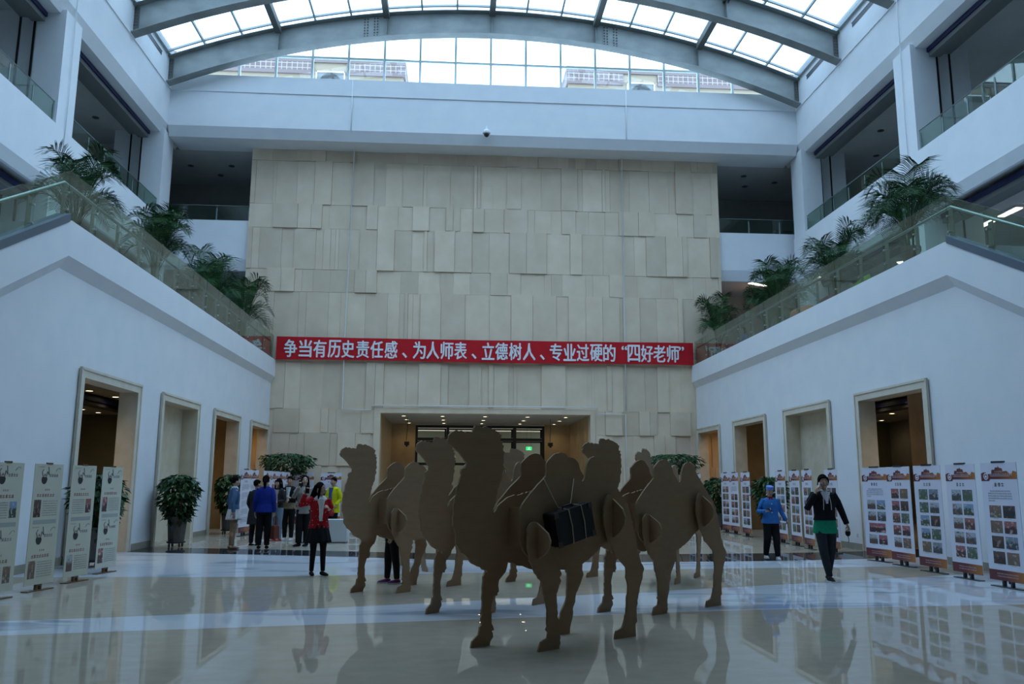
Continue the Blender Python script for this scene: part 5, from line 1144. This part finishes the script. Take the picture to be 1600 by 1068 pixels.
# ------------------------------------------------------------------ potted shrubs
def shrub(loc, h, r, seed, lab, pot_h=0.60, leaves=850, rz=0, wide=1.0, low=None, lim=(XL + 0.06, XR - 0.06, YB - 0.2)):
    rnd = random.Random(seed); t = thing('potted_shrub', lab, 'potted plant', loc, rz, 'leafy shrubs in tall grey pots')
    p = MB(); z0 = 0.13; n = 32
    p.loft([[((q + (0.008 if k % 4 == 0 else 0))*math.cos(2*PI*k/n), (q + (0.008 if k % 4 == 0 else 0))*math.sin(2*PI*k/n), z) for k in range(n)] for q, z in ((0.185, z0), (0.232, z0 + pot_h*0.95), (0.25, z0 + pot_h*0.96), (0.25, z0 + pot_h), (0.21, z0 + pot_h), (0.205, z0 + pot_h - 0.04))]); p.build('pot', 'pot_grey', t)
    s = MB(); s.lathe([(0.165, z0 + pot_h - 0.05), (0.165, z0 + pot_h - 0.035)], seg=16); s.build('soil', 'soil', t)
    c = MB(); c.lathe([(0.2, 0.09), (0.22, 0.10), (0.22, 0.13), (0.2, 0.13)], seg=20); cb = c.build('caddy', 'stand_black', t)
    for k in range(4):
        a = PI/4 + k*PI/2; w = MB(); w.loft([[(0.17*math.cos(a) + 0.015*e, 0.17*math.sin(a) + 0.045*math.cos(q), 0.045 + 0.045*math.sin(q)) for q in [2*PI*i/12 for i in range(12)]] for e in (-1, 1)]); w.build('caster', 'stand_black', cb)
    tr = MB(); zc = z0 + pot_h
    tips = []
    for k in range(12):
        a = rnd.uniform(0, 2*PI); rr = r*rnd.uniform(0.2, 0.75); zz = zc + (h - zc)*rnd.uniform(0.45, 0.92)
        tr.tube([(rnd.uniform(-.05, .05), rnd.uniform(-.05, .05), zc - 0.05), (rr*0.35*math.cos(a), rr*0.35*math.sin(a), (zc + zz)/2), (rr*math.cos(a), rr*math.sin(a), zz)], [0.014, 0.009, 0.004], 5); 
    tr.build('stems', 'stem_brown', t)
    f = MB(); H0 = zc - 0.12 if low is None else low; hh = h - H0
    for i in range(leaves):
        u = rnd.random()**0.8; zz = H0 + hh*u
        prof = float(np.interp(u, (0, 0.12, 0.4, 0.68, 0.82, 0.93, 1.0), (0.42, 0.6, 0.86, 1.0, 0.93, 0.66, 0.25)))
        rr = r*prof*rnd.uniform(0.35, 1.08)**0.7; a = rnd.uniform(0, 2*PI)
        c = V(rr*math.cos(a)*wide, rr*math.sin(a), zz); L = rnd.uniform(0.13, 0.23); wd = L*0.25
        d = V(math.cos(a + rnd.uniform(-.9, .9)), math.sin(a + rnd.uniform(-.9, .9)), rnd.uniform(-1.3, 0.1)).normalized()
        sd = d.cross(V(0, 0, 1) + V(rnd.uniform(-.4, .4), rnd.uniform(-.4, .4), 0)).normalized(); up = sd.cross(d)
        f.add([c, c + d*L*0.45 + sd*wd + up*0.012, c + d*L - up*0.01, c + d*L*0.45 - sd*wd + up*0.012, c + d*L*0.5 - up*0.008], [(0, 1, 4), (1, 2, 4), (2, 3, 4), (3, 0, 4)])
    f.v = [(min(max(x, lim[0] - loc[0]), lim[1] - loc[0]), min(y, lim[2] - loc[1]), z) for x, y, z in f.v]
    f.build('foliage', 'leaf_green', t, fix=False)
    return t
shrub((-6.78, 21.4, 0), 1.74, 0.43, 1, 'potted shrub on casters between the second and nearest left doorways, standing free')
shrub((-6.92, 26.7, 0), 1.80, 0.43, 2, 'potted shrub right behind the woman in the denim jacket', lim=(XL + 0.06, -6.30, 33))
shrub((-6.73, 16.5, 0), 1.72, 0.45, 3, 'potted shrub half hidden behind the cream display stands')
shrub((-6.4, 32.65, 0), 2.65, 0.95, 4, 'tall potted shrub with spreading crown at the left end of the limestone wall', 0.62, 1000, 0, 1.1, 1.9)
shrub((8.55, 32.5, 0), 2.72, 1.0, 5, 'tall potted shrub with round crown above the right camel', 0.62, 1100, 0, 1.1, 1.95)
shrub((9.2, 24.1, 0), 1.80, 0.48, 6, 'potted shrub behind the person in the blue cap')
shrub((9.25, 29.2, 0), 1.80, 0.48, 7, 'potted shrub at the far right behind the touching pair of display stands')

# ------------------------------------------------------------------ palms on the terraces
def palm(loc, h, r, seed, lab, fronds=30, pot_h=0.5):
    rnd = random.Random(seed); t = thing('potted_palm', lab, 'potted palm', loc, 0, 'palms along the terrace railings')
    p = MB(); p.lathe([(0.14, 0), (0.20, pot_h*0.86), (0.23, pot_h*0.87), (0.23, pot_h), (0.18, pot_h), (0.18, pot_h - 0.05)], seg=20); p.build('pot', 'pot_terracotta', t)
    s = MB(); s.lathe([(0.18, pot_h - 0.05), (0.18, pot_h - 0.03)], seg=16); s.build('soil', 'soil', t)
    st = MB()
    for k in range(5):
        a = 2*PI*k/5; st.tube([(0.07*math.cos(a), 0.07*math.sin(a), pot_h - 0.05), (0.10*math.cos(a), 0.10*math.sin(a), pot_h + (h - pot_h)*0.3)], [0.028, 0.02], 6)
    st.build('stems', 'palm_green', t)
    f = MB(); top = h - pot_h
    for k in range(fronds):
        a = 2*PI*k/fronds*2.4 + rnd.uniform(-.3, .3); up = rnd.uniform(0.45, 1.0); reach = r*(1.25 - 0.75*up)*rnd.uniform(0.85, 1.15) + 0.1
        b = V(0.09*math.cos(a), 0.09*math.sin(a), pot_h + top*rnd.uniform(0.1, 0.3)); dr = V(math.cos(a), math.sin(a), 0)
        apex = h*1.0*up + (pot_h)*(1 - up)
        pts = []
        for i in range(15):
            q = i/14; z = b.z + (apex - b.z)*(1 - (1 - q)**1.9) - (0.55 + 0.35*(1 - up))*r*max(0, q - 0.55)**1.6*2.2
            pts.append(b + dr*reach*(q**1.25) + V(0, 0, z - b.z))
        f.tube(pts, [0.011*(1 - i/16) + 0.002 for i in range(15)], 5)
        for i in range(4, 15):
            for jx in (0, 0.33, 0.67):
                if i == 14 and jx: continue
                q = (i + jx)/14; p0 = pts[i] if not jx else pts[i].lerp(pts[i + 1], jx)
                tan = (pts[min(i + 1, 14)] - pts[i - 1]).normalized(); sd = tan.cross(V(0, 0, 1)).normalized(); nn = sd.cross(tan)
                L = r*0.52*math.sin(PI*min(1, 0.18 + (q - 0.28)*1.05))**0.7*rnd.uniform(0.85, 1.1) + 0.05
                for s in (-1, 1):
                    d = (sd*s*0.78 + tan*0.62 + nn*0.22).normalized(); e = p0 + d*L + V(0, 0, -0.22*L); m_ = p0 + d*L*0.5 + V(0, 0, 0.02*L); w = tan*0.011
                    f.add([p0 - w*0.5, p0 + w*0.5, m_ + w, e, m_ - w], [(0, 1, 2, 4), (4, 2, 3)])
    f.v = [(x, min(y, YB - 0.25 - loc[1]), z) for x, y, z in f.v]
    f.build('fronds', 'palm_green', t, fix=False)
    return t
for i, (x, y, top, r, lab) in enumerate(((-8.5, 18.4, 9.08, 0.92, 'tallest left palm, beside the bend of the glass railing'), (-8.25, 22.7, 9.05, 0.95, 'left terrace palm second from the railing bend'),
        (-8.25, 27.6, 9.4, 1.1, 'left terrace palm third from the railing bend'), (-8.2, 31.9, 9.5, 1.15, 'left terrace palm against the limestone wall'),
        (10.72, 18.45, 9.2, 1.15, 'right terrace palm beside the bend of the glass railing, pot behind glass'), (10.75, 22.4, 9.1, 1.0, 'right terrace palm second from the railing bend'),
        (10.75, 26.6, 9.25, 1.05, 'right terrace palm third from the railing bend'), (11.3, 29.2, 8.95, 0.9, 'right terrace palm in front of the warm light'), (10.6, 32.7, 9.35, 1.0, 'right terrace palm against the limestone wall'))):
    palm((x, y, 6.28), top - 6.28, r, 20 + i, 'feathery ' + lab, 34 if i == 4 else 28, 0.85 if i == 4 else 0.5)

# ------------------------------------------------------------------ terrace chairs
for k, c in {'maroon': (0.20, 0.03, 0.045), 'lime': (0.16, 0.32, 0.02), 'orange': (0.40, 0.14, 0.05)}.items(): noisy('seat_' + k, c, tuple(x*1.15 for x in c), 20, 0.7, 2)
def tub_chair(loc, rz, col, lab):
    t = thing('tub_chair', lab, 'chair', loc, D(rz), 'round backed chairs on the terraces'); n = 18
    b = MB(); outer, inner = [], []
    for i in range(n + 1):
        a = D(-20 + 220*i/n); hgt = 0.62 + 0.28*math.sin(max(0, min(1, i/n))*PI)**0.8
        outer.append((0.36*math.cos(a), 0.34*math.sin(a), hgt)); inner.append((0.29*math.cos(a), 0.27*math.sin(a), hgt - 0.02))
    b.loft([[(x, y, 0.36), (x*1.04, y*1.04, z*0.75), (x, y, z), (u, v, w), (u*0.97, v*0.97, 0.40)] for (x, y, z), (u, v, w) in zip(outer, inner)]); b.build('backrest', 'seat_' + col, t, smooth=True)
    s = MB(); s.lathe([(0.24, 0.36), (0.29, 0.38), (0.29, 0.44), (0.25, 0.47), (0.05, 0.48)], seg=22); s.build('seat', 'seat_' + col, t, smooth=True)
    for a in (45, 135, 225, 315):
        l = MB(); l.tube([(0.2*math.cos(D(a)), 0.2*math.sin(D(a)), 0.37), (0.25*math.cos(D(a)), 0.25*math.sin(D(a)), 0)], [0.016, 0.012], 8); l.build('leg', 'stainless', t)
for loc, rz, col, lab in (((-8.25, 19.45, 6.28), 120, 'maroon', 'maroon chair behind the left glass railing, nearest the bend'), ((-8.3, 21.2, 6.28), 70, 'lime', 'lime green chair behind the left glass railing'),
        ((-8.25, 25.3, 6.28), 110, 'maroon', 'maroon chair behind the left glass railing, farther from the bend'),
        ((10.8, 21.3, 6.28), -100, 'lime', 'lime green chair behind the right glass railing'), ((10.85, 23.3, 6.28), -80, 'maroon', 'maroon chair behind the right glass railing'),
        ((11.05, 30.87, 6.28), -60, 'maroon', 'maroon chair under the person seated behind the right glass railing'), ((10.8, 25.0, 6.28), -60, 'orange', 'orange chair behind the right glass railing, nearer one'), ((11.4, 25.6, 6.28), 60, 'orange', 'orange chair behind the right glass railing, farther from the glass')):
    tub_chair(loc, rz, col, lab)
